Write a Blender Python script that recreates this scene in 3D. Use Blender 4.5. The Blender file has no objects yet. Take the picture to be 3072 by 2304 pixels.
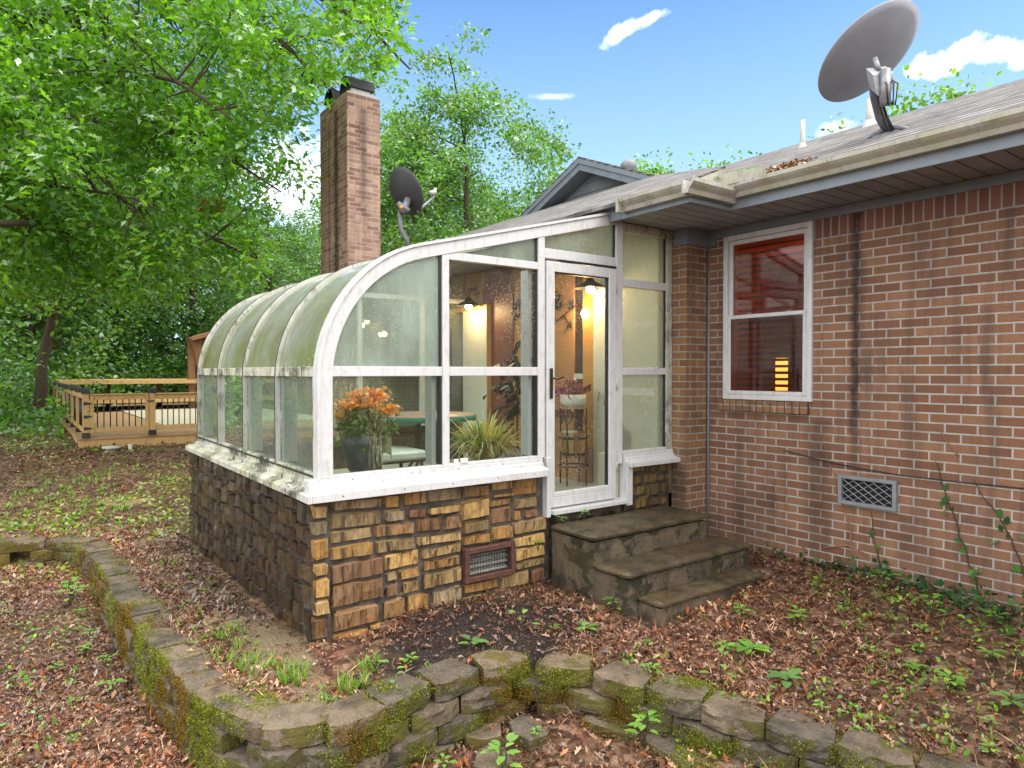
import bpy, bmesh, math, random
import numpy as np
from mathutils import Vector, Matrix, noise
random.seed(7); RNG = np.random.default_rng(7)
R = math.radians
scene = bpy.context.scene
COL = scene.collection

# ------------------------------------------------------------------ helpers
def tag(o, label=None, cat=None, group=None, kind=None):
    if label: o['label'] = label
    if cat: o['category'] = cat
    if group: o['group'] = group
    if kind: o['kind'] = kind
    return o

def thing(name, label, cat, loc=(0, 0, 0), rz=0.0, group=None):
    o = bpy.data.objects.new(name, None); COL.objects.link(o)
    o.location = loc; o.rotation_euler = (0, 0, rz); o.empty_display_size = .1
    return tag(o, label, cat, group)

def base_of(p):
    v = Vector((0, 0, 0))
    while p is not None:
        v += p.location; p = p.parent
    return v

def box_uv(me, off=(0, 0, 0)):
    n = len(me.loops)
    if n == 0: return
    uv = me.uv_layers.new(name='UVMap')
    vi = np.empty(n, np.int32); me.loops.foreach_get('vertex_index', vi)
    co = np.empty(len(me.vertices) * 3, np.float32); me.vertices.foreach_get('co', co)
    co = co.reshape(-1, 3) + np.array(off, np.float32)
    nf = len(me.polygons)
    nr = np.empty(nf * 3, np.float32); me.polygons.foreach_get('normal', nr); nr = np.abs(nr.reshape(-1, 3))
    tot = np.empty(nf, np.int32); me.polygons.foreach_get('loop_total', tot)
    ax = np.repeat(np.argmax(nr, 1), tot)
    p = co[vi]
    u = np.where(ax == 0, p[:, 1], p[:, 0]); v = np.where(ax == 2, p[:, 1], p[:, 2])
    uv.data.foreach_set('uv', np.stack([u, v], 1).astype(np.float32).ravel())

class MB:
    """collects shapes and builds them as one mesh object (world coordinates in)"""
    def __init__(s): s.v = []; s.f = []; s.t = []; s.cur = None; s.sm = []
    def add(s, vs, fs, smooth=False):
        k = len(s.v); s.v += [tuple(p) for p in vs]
        for f in fs: s.f.append([i + k for i in f]); s.t.append(s.cur); s.sm.append(smooth)
        return s
    def box(s, a, b):
        x0, y0, z0 = a; x1, y1, z1 = b
        if x0 > x1: x0, x1 = x1, x0
        if y0 > y1: y0, y1 = y1, y0
        if z0 > z1: z0, z1 = z1, z0
        return s.add([(x0, y0, z0), (x1, y0, z0), (x1, y1, z0), (x0, y1, z0), (x0, y0, z1), (x1, y0, z1), (x1, y1, z1), (x0, y1, z1)],
                     [(0, 3, 2, 1), (4, 5, 6, 7), (0, 1, 5, 4), (1, 2, 6, 5), (2, 3, 7, 6), (3, 0, 4, 7)])
    def quad(s, a, b, c, d): return s.add([a, b, c, d], [(0, 1, 2, 3)])
    def prism(s, poly, ax, lo, hi):
        """polygon (2-D list) extruded along axis ax: 'x' -> (y,z), 'y' -> (x,z), 'z' -> (x,y)"""
        def P(p, h):
            return {'x': (h, p[0], p[1]), 'y': (p[0], h, p[1]), 'z': (p[0], p[1], h)}[ax]
        n = len(poly); vs = [P(p, lo) for p in poly] + [P(p, hi) for p in poly]
        fs = [tuple(range(n)), tuple(range(2 * n - 1, n - 1, -1))] + [(i, i + n, (i + 1) % n + n, (i + 1) % n) for i in range(n)]
        return s.add(vs, fs)
    def tube(s, pts, r, n=8, cap=True):
        pts = [Vector(p) for p in pts]; m = len(pts)
        rr = r if isinstance(r, (list, tuple)) else [r] * m
        vs = []; fs = []; up = None
        for i, p in enumerate(pts):
            d = (pts[min(i + 1, m - 1)] - pts[max(i - 1, 0)]).normalized()
            if up is None or abs(d.dot(up)) > .99:
                up = Vector((0, 0, 1)) if abs(d.z) < .9 else Vector((1, 0, 0))
            a = d.cross(up).normalized(); b = a.cross(d).normalized(); up = b
            for k in range(n):
                t = 2 * math.pi * k / n; vs.append(p + (a * math.cos(t) + b * math.sin(t)) * rr[i])
        for i in range(m - 1):
            for k in range(n):
                k2 = (k + 1) % n; fs.append((i * n + k, i * n + k2, (i + 1) * n + k2, (i + 1) * n + k))
        if cap: fs.append(tuple(range(n))[::-1]); fs.append(tuple(range((m - 1) * n, m * n)))
        return s.add(vs, fs, n > 4)
    def lathe(s, c, prof, n=20, cap=True):
        vs = []; fs = []; m = len(prof)
        for r, z in prof:
            for k in range(n):
                t = 2 * math.pi * k / n; vs.append((c[0] + r * math.cos(t), c[1] + r * math.sin(t), c[2] + z))
        for i in range(m - 1):
            for k in range(n):
                k2 = (k + 1) % n; fs.append((i * n + k, i * n + k2, (i + 1) * n + k2, (i + 1) * n + k))
        if cap: fs.append(tuple(range(n))[::-1]); fs.append(tuple(range((m - 1) * n, m * n)))
        return s.add(vs, fs, True)
    def build(s, name, mat, parent=None, bevel=0.0, smooth=None, seg=1):
        off = base_of(parent) if parent else Vector((0, 0, 0))
        me = bpy.data.meshes.new(name)
        me.from_pydata([(x - off.x, y - off.y, z - off.z) for x, y, z in s.v], [], s.f)
        bm = bmesh.new(); bm.from_mesh(me); bmesh.ops.recalc_face_normals(bm, faces=bm.faces); bm.to_mesh(me); bm.free()
        if smooth is None: me.polygons.foreach_set('use_smooth', s.sm)
        elif smooth: me.polygons.foreach_set('use_smooth', [True] * len(me.polygons))
        box_uv(me, off)
        if any(t is not None for t in s.t):
            a = me.attributes.new('tint', 'FLOAT_COLOR', 'FACE')
            a.data.foreach_set('color', np.array([(*(t or (1, 1, 1)), 1) for t in s.t], np.float32).ravel())
        o = bpy.data.objects.new(name, me); COL.objects.link(o)
        if mat: me.materials.append(mat)
        if parent: o.parent = parent
        if bevel:
            m = o.modifiers.new('bevel', 'BEVEL'); m.width = bevel; m.segments = seg; m.limit_method = 'ANGLE'; m.angle_limit = R(40)
        return o

def raw_mesh(name, V, F, mat, parent=None, tint=None, smooth=False):
    """V (n,3) float array; F (m,k) int array, all faces k-sided; tint (m,3)"""
    V = np.asarray(V, np.float32); F = np.asarray(F, np.int32)
    off = np.array(base_of(parent) if parent else (0, 0, 0), np.float32)
    me = bpy.data.meshes.new(name); m, k = F.shape
    me.vertices.add(len(V)); me.vertices.foreach_set('co', (V - off).ravel())
    me.loops.add(m * k); me.loops.foreach_set('vertex_index', F.ravel())
    me.polygons.add(m); me.polygons.foreach_set('loop_start', np.arange(0, m * k, k, dtype=np.int32))
    me.polygons.foreach_set('loop_total', np.full(m, k, np.int32))
    if smooth: me.polygons.foreach_set('use_smooth', np.ones(m, bool))
    me.update(calc_edges=True)
    if tint is not None:
        a = me.attributes.new('tint', 'FLOAT_COLOR', 'FACE')
        c = np.ones((m, 4), np.float32); c[:, :3] = tint; a.data.foreach_set('color', c.ravel())
    o = bpy.data.objects.new(name, me); COL.objects.link(o); me.materials.append(mat)
    if parent: o.parent = parent
    return o

# ------------------------------------------------------------------ node materials
class NT:
    def __init__(s, name):
        s.m = bpy.data.materials.new(name); s.m.use_nodes = True; s.t = s.m.node_tree
        s.t.nodes.clear(); s.out = s.t.nodes.new('ShaderNodeOutputMaterial')
    def n(s, typ, props=None, **inp):
        nd = s.t.nodes.new('ShaderNode' + typ)
        for k, v in (props or {}).items(): setattr(nd, k, v)
        for k, v in inp.items():
            key = int(k[1:]) if k[0] == 'i' and k[1:].isdigit() else k.replace('_', ' ')
            s.put(nd.inputs[key], v)
        return nd
    def put(s, sock, v):
        if hasattr(v, 'is_output'): s.t.links.new(v, sock)
        elif isinstance(v, bpy.types.Node): s.t.links.new(v.outputs[0], sock)
        else:
            if sock.type == 'RGBA' and len(v) == 3: v = (*v, 1)
            sock.default_value = v
    def uv(s): return s.n('TexCoord').outputs['UV']
    def obj(s): return s.n('TexCoord').outputs['Object']
    def pos(s): return s.n('NewGeometry').outputs['Position']
    def map(s, vec, scale=(1, 1, 1), loc=(0, 0, 0), rot=(0, 0, 0)):
        return s.n('Mapping', Vector=vec, Scale=scale, Location=loc, Rotation=rot).outputs[0]
    def noise(s, vec, scale, detail=3, rough=.55, color=False, dist=0.0):
        nd = s.n('TexNoise', Vector=vec, Scale=scale, Detail=detail, Roughness=rough, Distortion=dist)
        return nd.outputs[1 if color else 0]
    def vor(s, vec, scale, feature='F1', out='Distance', rnd=1.0):
        return s.n('TexVoronoi', {'feature': feature}, Vector=vec, Scale=scale, Randomness=rnd).outputs[out]
    def ramp(s, fac, stops, interp='LINEAR'):
        nd = s.n('ValToRGB', Fac=fac); cr = nd.color_ramp; cr.interpolation = interp
        while len(cr.elements) < len(stops): cr.elements.new(.5)
        for e, (p, c) in zip(cr.elements, stops):
            e.position = p; e.color = (c, c, c, 1) if isinstance(c, (int, float)) else (*c, 1)
        return nd.outputs[0]
    def mix(s, fac, a, b, mode='MIX'):
        nd = s.n('MixRGB', {'blend_type': mode}, Fac=fac, Color1=a, Color2=b); return nd.outputs[0]
    def math(s, op, a, b=0.0, clamp=False):
        nd = s.n('Math', {'operation': op, 'use_clamp': clamp}); s.put(nd.inputs[0], a); s.put(nd.inputs[1], b); return nd.outputs[0]
    def sep(s, v): return s.n('SeparateXYZ', Vector=v).outputs
    def attr(s, name='tint'): return s.n('Attribute', {'attribute_name': name}).outputs['Color']
    def bump(s, h, strength=.3, dist=.01, normal=None):
        nd = s.n('Bump', Height=h, Strength=strength, Distance=dist)
        if normal is not None: s.put(nd.inputs['Normal'], normal)
        return nd.outputs[0]
    def pbr(s, col, rough=.6, normal=None, spec=.4, metal=0.0, **kw):
        b = s.n('BsdfPrincipled'); s.put(b.inputs['Base Color'], col); s.put(b.inputs['Roughness'], rough)
        s.put(b.inputs['Specular IOR Level'], spec); s.put(b.inputs['Metallic'], metal)
        if normal is not None: s.put(b.inputs['Normal'], normal)
        for k, v in kw.items(): s.put(b.inputs[k.replace('_', ' ')], v)
        s.fin(b.outputs[0]); return s.m
    def fin(s, sh): s.t.links.new(sh, s.out.inputs[0]); return s.m
    def rgb(s, c): return s.n('RGB').outputs[0] if False else c

def plain(name, col, rough=.5, spec=.4, metal=0.0, var=.12, scale=9.0, bump=0.0, dirt=None):
    t = NT(name); p = t.pos(); n1 = t.noise(p, scale, 5)
    c = t.mix(t.ramp(n1, [(.35, 0.0), (.7, 1.0)]), tuple(x * (1 - var) for x in col), tuple(min(1, x * (1 + var)) for x in col))
    if dirt is not None:
        d = t.ramp(t.noise(t.map(p, (1, 1, .35)), 26, 6, .7), [(.50, 0.0), (.70, 1.0)])
        c = t.mix(t.math('MULTIPLY', d, .6), c, dirt)
    nm = t.bump(t.noise(p, 60, 4), bump, .004) if bump else None
    return t.pbr(c, rough, nm, spec, metal)

def brick_mat(name, c1, c2, mortar, w=.207, h=.0703, msz=.0072, vert=False, streak=None, stain=(.05, .04, .035), stain_amt=.35, off=(0, 0, 0)):
    t = NT(name); uv = t.uv()
    vec = t.map(uv, (1, 1, 1), off)
    if vert:
        s0 = t.sep(vec); vec = t.n('CombineXYZ', X=s0[1], Y=s0[0], Z=0.0).outputs[0]
    br = t.n('TexBrick', {'offset': 0.0 if vert else .5, 'squash': 1.0}, Vector=vec, Color1=(0, 0, 0), Color2=(1, 1, 1), Mortar=(0, 0, 0),
             Scale=1.0, Mortar_Size=msz, Mortar_Smooth=.25, Bias=0.0, Brick_Width=w, Row_Height=h)
    fac = br.outputs['Fac']
    fine = t.noise(uv, 140, 3, .7)
    comb = t.n('TexWave', {'wave_type': 'BANDS', 'bands_direction': 'X'}, Vector=t.map(uv, (1, 1.0, 1)), Scale=26.0, Distortion=6.0, Detail=2.0, Detail_Scale=2.0).outputs[1]
    diag = t.n('TexWave', {'wave_type': 'BANDS', 'bands_direction': 'DIAGONAL'}, Vector=uv, Scale=30.0, Distortion=7.0, Detail=2.0).outputs[1]
    pick = t.ramp(br.outputs['Color'], [(.45, 0.0), (.55, 1.0)])
    tex = t.mix(pick, comb, diag)
    col = t.mix(br.outputs['Color'], c1, c2)
    col = t.mix(t.ramp(t.noise(uv, 2.3, 4), [(.35, 0.0), (.7, .55)]), col, tuple(x * .72 for x in c2))
    col = t.mix(t.math('MULTIPLY', tex, .28), col, tuple(x * .45 for x in c1))
    col = t.mix(t.math('MULTIPLY', t.ramp(fine, [(.5, 0.0), (.8, 1.0)]), .35), col, tuple(min(1, x * 1.5) for x in c2))
    mcol = t.mix(t.noise(uv, 12, 4), tuple(x * .65 for x in mortar), mortar)
    col = t.mix(fac, col, mcol)
    # weathering: dark drips and damp patches with their own shapes
    dr = t.ramp(t.noise(t.map(uv, (5, .55, 1)), 1.6, 5, .65), [(.46, 0.0), (.70, 1.0)])
    col = t.mix(t.math('MULTIPLY', dr, stain_amt), col, stain)
    if streak is not None:
        sx = t.sep(uv)
        for (x0, wd, z0, z1, amt) in streak:
            wob = t.math('MULTIPLY', t.math('SUBTRACT', t.noise(uv, 7, 4), .5), wd * 1.3)
            d = t.math('ABSOLUTE', t.math('SUBTRACT', t.math('ADD', sx[0], wob), x0))
            mk = t.math('SUBTRACT', 1.0, t.math('DIVIDE', d, wd), True)
            mk = t.ramp(mk, [(.0, 0.0), (.75, 1.0)])
            zz = t.n('MapRange', Value=sx[1], i1=z0, i2=z0 + .35 * (z1 - z0)).outputs[0]
            z2 = t.n('MapRange', Value=sx[1], i1=z1, i2=z1 - .06).outputs[0]
            mk = t.math('MULTIPLY', t.math('MULTIPLY', mk, zz), t.math('MULTIPLY', z2, t.ramp(t.noise(uv, 16, 4), [(.2, .55), (.6, 1.0)])))
            col = t.mix(t.math('MULTIPLY', mk, amt), col, (.022, .018, .017))
    h1 = t.math('SUBTRACT', 1.0, fac)
    hh = t.math('ADD', h1, t.math('MULTIPLY', t.math('MULTIPLY', tex, h1), .32))
    nm = t.bump(hh, .8, .009)
    return t.pbr(col, t.ramp(dr, [(0.0, .8), (1.0, .55)]), nm, .3)

# leaves: diffuse + translucent, colour from a per-leaf tint
def leaf_mat(name, base, trans=.45, gloss=.25, rough=.35):
    t = NT(name)
    c = t.mix(1.0, base, t.attr(), 'MULTIPLY')
    d = t.n('BsdfDiffuse', Color=c); tr = t.n('BsdfTranslucent', Color=t.mix(1.0, c, (1.5, 1.6, .55), 'MULTIPLY'))
    m = t.n('MixShader', Fac=trans, i1=d.outputs[0], i2=tr.outputs[0])
    g = t.n('BsdfGlossy', Color=(.9, .95, 1.0), Roughness=rough)
    f = t.n('Fresnel', IOR=1.4)
    m2 = t.n('MixShader', Fac=t.math('MULTIPLY', f.outputs[0], gloss * 2.0, True), i1=m.outputs[0], i2=g.outputs[0])
    return t.fin(m2.outputs[0])

def glass_mat(name, tint=(.9, .97, .94), fog=.1, fogcol=(.7, .78, .72), drops=.0, streaks=.0, algae=.0, spec=1.0, patch=.0, thr=.3):
    t = NT(name); uv = t.uv(); p = t.pos()
    tr = t.n('BsdfTransparent', Color=tint); gl = t.n('BsdfGlossy', Color=(1, 1, 1), Roughness=.015)
    wav = t.bump(t.noise(p, 3.0, 2), .02, .02)
    t.put(gl.inputs['Normal'], wav)
    fr = t.n('Fresnel', IOR=1.52)
    g = t.n('MixShader', Fac=t.math('MULTIPLY', fr.outputs[0], spec, True), i1=tr.outputs[0], i2=gl.outputs[0]).outputs[0]
    mask = fog
    nz = t.noise(t.map(p, (1, 1, .55)), 3.2, 5, .6)
    if patch: mask = t.math('ADD', mask, t.math('MULTIPLY', t.ramp(nz, [(thr, 0.0), (thr + .35, 1.0)]), patch), True)
    if streaks:
        st = t.noise(t.map(p, (1, 1, .10)), 120, 5, .8)
        gate = t.ramp(t.noise(t.map(p, (1, 1, 1), (3.3, 1.1, .2)), 2.3, 3), [(.46, 0.0), (.62, 1.0)])
        mask = t.math('ADD', mask, t.math('MULTIPLY', t.math('MULTIPLY', t.ramp(st, [(.5, 0.0), (.62, 1.0)]), gate), streaks), True)
    if drops:
        dn = t.vor(p, 95, 'F1'); rn = t.sep(t.vor(p, 95, 'F1', 'Color'))[0]
        gate = t.ramp(t.noise(p, 2.2, 3), [(.42, .03), (.66, 1.0)])
        dm = t.math('MULTIPLY', t.math('LESS_THAN', dn, t.math('MULTIPLY', t.math('MULTIPLY', rn, rn), .40)), gate)
        mask = t.math('ADD', mask, t.math('MULTIPLY', dm, drops), True)
    fc = fogcol
    if algae:
        an = t.noise(t.map(p, (.8, .8, .8)), 1.9, 6, .6)
        sv = t.noise(t.map(p, (3, 1, .5)), 3.5, 5, .65)
        low = t.n('MapRange', Value=t.sep(p)[2], i1=2.75, i2=1.95).outputs[0]
        fc = t.mix(t.math('MULTIPLY', t.ramp(an, [(.34, 0.0), (.58, 1.0)]), low), fogcol, (.31, .35, .15))
        fc = t.mix(t.ramp(sv, [(.5, 0.0), (.75, .55)]), fc, (.07, .10, .035))
        mask = t.math('ADD', mask, t.math('MULTIPLY', t.ramp(sv, [(.35, 0.0), (.75, 1.0)]), algae), True)
    d = t.n('BsdfDiffuse', Color=fc); tl = t.n('BsdfTranslucent', Color=fc)
    fm = t.n('MixShader', Fac=.5, i1=d.outputs[0], i2=tl.outputs[0]).outputs[0]
    return t.fin(t.n('MixShader', Fac=mask, i1=g, i2=fm).outputs[0])

def emit_mat(name, col, s):
    t = NT(name); return t.fin(t.n('Emission', Color=col, Strength=s).outputs[0])

M = {}
M['brick'] = brick_mat('brick_wall', (.175, .080, .048), (.325, .170, .098), (.47, .445, .415), streak=[(-2.755, .055, .75, 2.95, .93), (-3.06, .16, .2, 1.43, .5), (-3.7, .3, .1, .75, .35), (-2.35, .12, .2, .75, .35)], stain_amt=.62, off=(.033, -.0187, 0))
M['soldier'] = brick_mat('soldier_brick', (.165, .072, .055), (.26, .115, .083), (.36, .345, .33), w=.24, h=.0703, vert=True, streak=[(-2.755, .055, .75, 3.3, .9)], stain_amt=.15, off=(.01, .219, 0))
M['brickret'] = brick_mat('brick_return', (.18, .088, .05), (.34, .18, .085), (.38, .35, .31), stain_amt=.5, off=(.02, -.0187, 0), streak=[(5.41, .03, -.2, 3.0, .8), (-4.3, .2, -.2, .95, .5)])
M['chimbrick'] = brick_mat('chimney_brick', (.15, .068, .05), (.50, .33, .25), (.50, .39, .33), streak=[(4.70, .10, 4.0, 6.15, .55), (-10.97, .13, 2.0, 6.2, .93), (-11.28, .05, 2.0, 6.1, .6)], stain=(.12, .05, .04), stain_amt=.5)
M['white'] = plain('white_aluminium', (.56, .57, .585), .35, .5, 0, .03, 6, dirt=(.34, .33, .30))
M['whitedirty'] = None
def moldy(name, base, lo, hi, mold=(.03, .034, .02)):
    t = NT(name); p = t.pos()
    a = t.noise(t.map(p, (1, 1, .22)), 60, 7, .75); b = t.noise(p, 4.5, 5)
    k = t.math('ADD', t.math('MULTIPLY', a, .55), t.math('MULTIPLY', b, .45))
    m = t.ramp(k, [(lo, 0.0), (hi, 1.0)])
    c = t.mix(t.ramp(t.noise(p, 5, 5), [(.40, 0.0), (.66, .7)]), base, tuple(x * y for x, y in zip(base, (.72, .76, .45))))
    return t.pbr(t.mix(m, c, mold), .5, None, .4)
M['mold'] = moldy('mouldy_aluminium', (.56, .56, .49), .475, .56)
M['moldlite'] = moldy('weathered_aluminium', (.50, .51, .49), .50, .62, (.10, .09, .07))
M['gutter'] = moldy('weathered_gutter', (.42, .41, .385), .50, .72, (.11, .10, .085))
M['fascia'] = plain('blue_grey_paint', (.185, .225, .265), .5, .4, 0, .1, 7)
M['frieze'] = plain('frieze_paint', (.17, .20, .24), .55, .4, 0, .1, 7)
def soffit():
    t = NT('vinyl_soffit'); s = t.sep(t.uv())
    w = t.math('FRACT', t.math('DIVIDE', s[0], .132))
    g = t.math('LESS_THAN', w, .10)
    c = t.mix(g, (.27, .28, .325), (.026, .027, .035))
    c = t.mix(t.ramp(t.noise(t.pos(), 4, 4), [(.4, 0.0), (.75, .5)]), c, (.10, .10, .115))
    return t.pbr(c, .55, t.bump(g, -.6, .01), .4)
M['soffit'] = soffit()
def shingle():
    t = NT('asphalt_shingle'); s = t.sep(t.pos())
    n0 = t.noise(t.pos(), 4, 4)
    sl = t.math('ADD', t.math('MULTIPLY', s[2], 15.0), t.math('MULTIPLY', n0, .12))
    row = t.math('FLOOR', sl); fr = t.math('FRACT', sl)
    xo = t.math('ADD', t.math('MULTIPLY', s[0], 4.2), t.math('MULTIPLY', row, 3.37))
    cell = t.n('CombineXYZ', X=t.math('FLOOR', xo), Y=row, Z=t.math('FLOOR', t.math('MULTIPLY', s[1], .01))).outputs[0]
    rnd = t.n('TexWhiteNoise', {'noise_dimensions': '3D'}, Vector=cell).outputs[0]
    c = t.mix(rnd, (.12, .116, .115), (.27, .262, .26))
    c = t.mix(t.ramp(t.noise(t.pos(), 55, 4, .75), [(.4, 0.0), (.75, .8)]), c, (.36, .345, .33))
    e = t.ramp(fr, [(0.0, 1.0), (.22, .9), (.36, .0), (1.0, 0.0)])
    gap = t.math('LESS_THAN', t.math('FRACT', xo), .035)
    dash = t.noise(t.n('CombineXYZ', X=t.math('MULTIPLY', s[0], 3.0), Y=t.math('MULTIPLY', s[2], 26.0), Z=0.0).outputs[0], 1.6, 4, .7)
    dk = t.math('MAXIMUM', t.math('MULTIPLY', e, .95), t.math('MULTIPLY', gap, .6))
    dk = t.math('MAXIMUM', dk, t.math('MULTIPLY', t.ramp(dash, [(.5, 0.0), (.62, 1.0)]), .75))
    c = t.mix(dk, c, (.04, .038, .036))
    c = t.mix(t.ramp(t.noise(t.map(t.pos(), (.6, 1, 1)), 2.7, 5), [(.55, 0.0), (.75, .5)]), c, (.10, .095, .085))
    return t.pbr(c, .85, t.bump(t.math('ADD', fr, t.math('MULTIPLY', t.noise(t.pos(), 90, 3), .3)), .7, .02), .25)
M['shingle'] = shingle()
M['siding'] = plain('grey_siding', (.20, .225, .25), .6, .3, 0, .12, 8)

def stone_mat(name, wet=.5):
    t = NT(name); uv = t.uv(); p = t.pos(); tint = t.attr()
    gr = t.noise(t.map(uv, (1, .16, 1)), 30, 6, .72, dist=1.2)
    gr2 = t.noise(t.map(uv, (1, .3, 1)), 75, 4, .7)
    c = t.mix(t.ramp(gr, [(.34, 0.0), (.50, .85), (.7, 1.0)]), (.022, .013, .009), tint)
    c = t.mix(t.ramp(gr2, [(.5, 0.0), (.8, .6)]), c, t.mix(1.0, tint, (1.55, 1.4, 1.2), 'MULTIPLY'))
    dr = t.ramp(t.noise(t.map(uv, (5.0, .35, 1)), 3.0, 6, .7), [(.52, 0.0), (.64, 1.0)])
    c = t.mix(t.math('MULTIPLY', dr, wet), c, (.014, .011, .010))
    ro = t.ramp(t.noise(p, 9, 4), [(.4, .18), (.65, .62)])
    h = t.math('ADD', gr, t.math('MULTIPLY', t.noise(p, 45, 5, .7), .8))
    return t.pbr(c, ro, t.bump(h, .5, .010), .5)
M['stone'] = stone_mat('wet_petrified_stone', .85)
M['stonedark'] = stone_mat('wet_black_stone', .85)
M['mortar'] = plain('wet_mortar', (.075, .065, .055), .55, .4, 0, .5, 14, .4, dirt=(.03, .027, .024))
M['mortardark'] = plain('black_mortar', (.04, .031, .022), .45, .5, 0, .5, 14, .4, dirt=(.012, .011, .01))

def concrete(name, base, moss=.5, dark=.5, green=(.16, .155, .018), lo=.50):
    t = NT(name); p = t.pos()
    c = t.mix(t.noise(p, 2.8, 5), tuple(x * .62 for x in base), tuple(x * 1.25 for x in base))
    c = t.mix(t.ramp(t.noise(p, 70, 4, .8), [(.45, 0.0), (.75, .75)]), c, tuple(min(1, x * 1.9) for x in base))
    c = t.mix(t.math('MULTIPLY', t.ramp(t.noise(t.map(p, (1, 1, .6)), 5, 6, .7), [(.45, 0.0), (.68, 1.0)]), dark), c, (.02, .018, .014))
    nz = t.math('ABSOLUTE', t.sep(t.n('NewGeometry').outputs['Normal'])[2])
    side = t.math('SUBTRACT', 1.0, t.math('MULTIPLY', nz, .85))
    mn = t.math('ADD', t.noise(p, 4.2, 6, .62), t.math('MULTIPLY', side, .16))
    mn = t.math('ADD', t.math('MULTIPLY', mn, .8), t.math('MULTIPLY', t.noise(p, 17, 5, .7), .22))
    mm = t.ramp(mn, [(lo + .08, 0.0), (lo + .12, 1.0)])
    mc = t.mix(t.noise(p, 30, 4), tuple(x * .35 for x in green), green)
    mc = t.mix(t.ramp(t.noise(p, 6, 3), [(.5, 0.0), (.7, .7)]), mc, (.15, .085, .012))
    c = t.mix(t.math('MULTIPLY', mm, moss), c, mc)
    c = t.mix(1.0, c, t.ramp(t.n('ObjectInfo').outputs['Random'], [(0.0, (.72, .74, .78)), (.5, (1.0, .97, .92)), (1.0, (1.3, 1.2, 1.06))]), 'MULTIPLY')
    h = t.math('ADD', t.noise(p, 24, 6, .75), t.math('MULTIPLY', t.math('MULTIPLY', mm, t.noise(p, 160, 3)), 1.4))
    wetm = t.ramp(t.noise(p, 3.1, 4), [(.42, .22), (.6, .62)])
    return t.pbr(c, t.mix(mm, wetm, (.95, .95, .95)), t.bump(h, .85, .014), .35), t
M['block'] = concrete('mossy_block', (.15, .122, .092), .75, .75, (.15, .16, .015), .52)[0]
M['step'] = concrete('mossy_concrete', (.095, .072, .042), .6, .9, (.085, .085, .02), .52)[0]
M['stepside'] = concrete('algae_concrete', (.13, .105, .078), .75, .85, (.04, .05, .02), .57)[0]
M['flag'] = concrete('flagstone', (.24, .19, .12), .25, .5, (.1, .11, .03), .6)[0]

def ground_mat():
    t = NT('leafy_soil'); p = t.pos(); s = t.sep(p)
    cell = t.vor(p, 22, 'F1', 'Color'); c0 = t.sep(cell)[0]
    c = t.ramp(c0, [(0.0, (.035, .018, .012)), (.3, (.09, .042, .026)), (.6, (.16, .085, .05)), (.85, (.24, .14, .085)), (1.0, (.33, .22, .15))])
    c = t.mix(t.ramp(t.noise(p, 3.5, 5), [(.4, 0.0), (.65, .7)]), c, (.045, .027, .018))
    gd = t.math('MULTIPLY', t.ramp(t.noise(p, 1.1, 5, .6), [(.47, 0.0), (.6, 1.0)]), t.ramp(t.noise(p, 22, 4), [(.45, 0.0), (.6, 1.0)]))
    far = t.n('MapRange', Value=s[0], i1=-6.0, i2=-10.0).outputs[0]
    c = t.mix(t.math('MULTIPLY', gd, t.math('ADD', t.math('MULTIPLY', far, .6), .25)), c, (.13, .19, .03))
    # bare sandy trickle path beside the sunroom corner, black potting soil heap in front of the wall
    dx = t.math('DIVIDE', t.math('ADD', s[0], 3.75), .62); dy = t.math('DIVIDE', t.math('SUBTRACT', s[1], 2.55), .85)
    rr = t.math('ADD', t.math('MULTIPLY', dx, dx), t.math('MULTIPLY', dy, dy))
    rr = t.math('ADD', rr, t.math('MULTIPLY', t.math('SUBTRACT', t.noise(p, 4, 4), .5), 1.6))
    soil = t.mix(t.math('GREATER_THAN', t.noise(p, 130, 2), .69), (.022, .014, .012), (.5, .47, .44))
    c = t.mix(t.ramp(rr, [(.6, 1.0), (1.0, 0.0)]), c, soil)
    ex = t.math('DIVIDE', t.math('ADD', s[0], 4.5), .85); ey = t.math('DIVIDE', t.math('SUBTRACT', s[1], 1.38), .17)
    r2 = t.math('ADD', t.math('ADD', t.math('MULTIPLY', ex, ex), t.math('MULTIPLY', ey, ey)), t.math('MULTIPLY', t.math('SUBTRACT', t.noise(p, 6, 4), .5), 1.5))
    grit = t.mix(t.ramp(t.noise(p, 110, 3, .8), [(.4, 0.0), (.7, 1.0)]), (.10, .07, .035), (.34, .27, .17))
    c = t.mix(t.ramp(r2, [(.6, 1.0), (1.1, 0.0)]), c, grit)
    h = t.math('ADD', t.noise(p, 30, 5, .7), t.math('MULTIPLY', c0, .8))
    return t.pbr(c, .7, t.bump(h, .9, .02), .3)
M['ground'] = ground_mat()
def bark(name, a, b, scale=6):
    t = NT(name); p = t.obj()
    n1 = t.noise(t.map(p, (1, 1, .22)), scale * 3, 6, .7)
    return t.pbr(t.mix(n1, a, b), .85, t.bump(n1, .9, .03), .25)
M['bark'] = bark('oak_bark', (.025, .018, .013), (.12, .09, .065))
M['oakleaf'] = leaf_mat('oak_leaf', (1, 1, 1), .58, .1, .45)
M['woodleaf'] = leaf_mat('wood_leaf', (1, 1, 1), .42, .08, .5)
M['litter'] = leaf_mat('dead_leaf', (1, 1, 1), .15, .09, .38)
M['weed'] = leaf_mat('weed_leaf', (1, 1, 1), .4, .08, .45)
M['petal'] = leaf_mat('petal', (1, 1, 1), .35, .1)
M['cable'] = plain('black_cable', (.02, .02, .022), .5)
M['dish'] = plain('grey_dish_paint', (.25, .26, .30), .45, .45, 0, .08, 5)
M['dishdark'] = plain('charcoal_dish_paint', (.035, .037, .042), .5, .4, 0, .1, 5)
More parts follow.
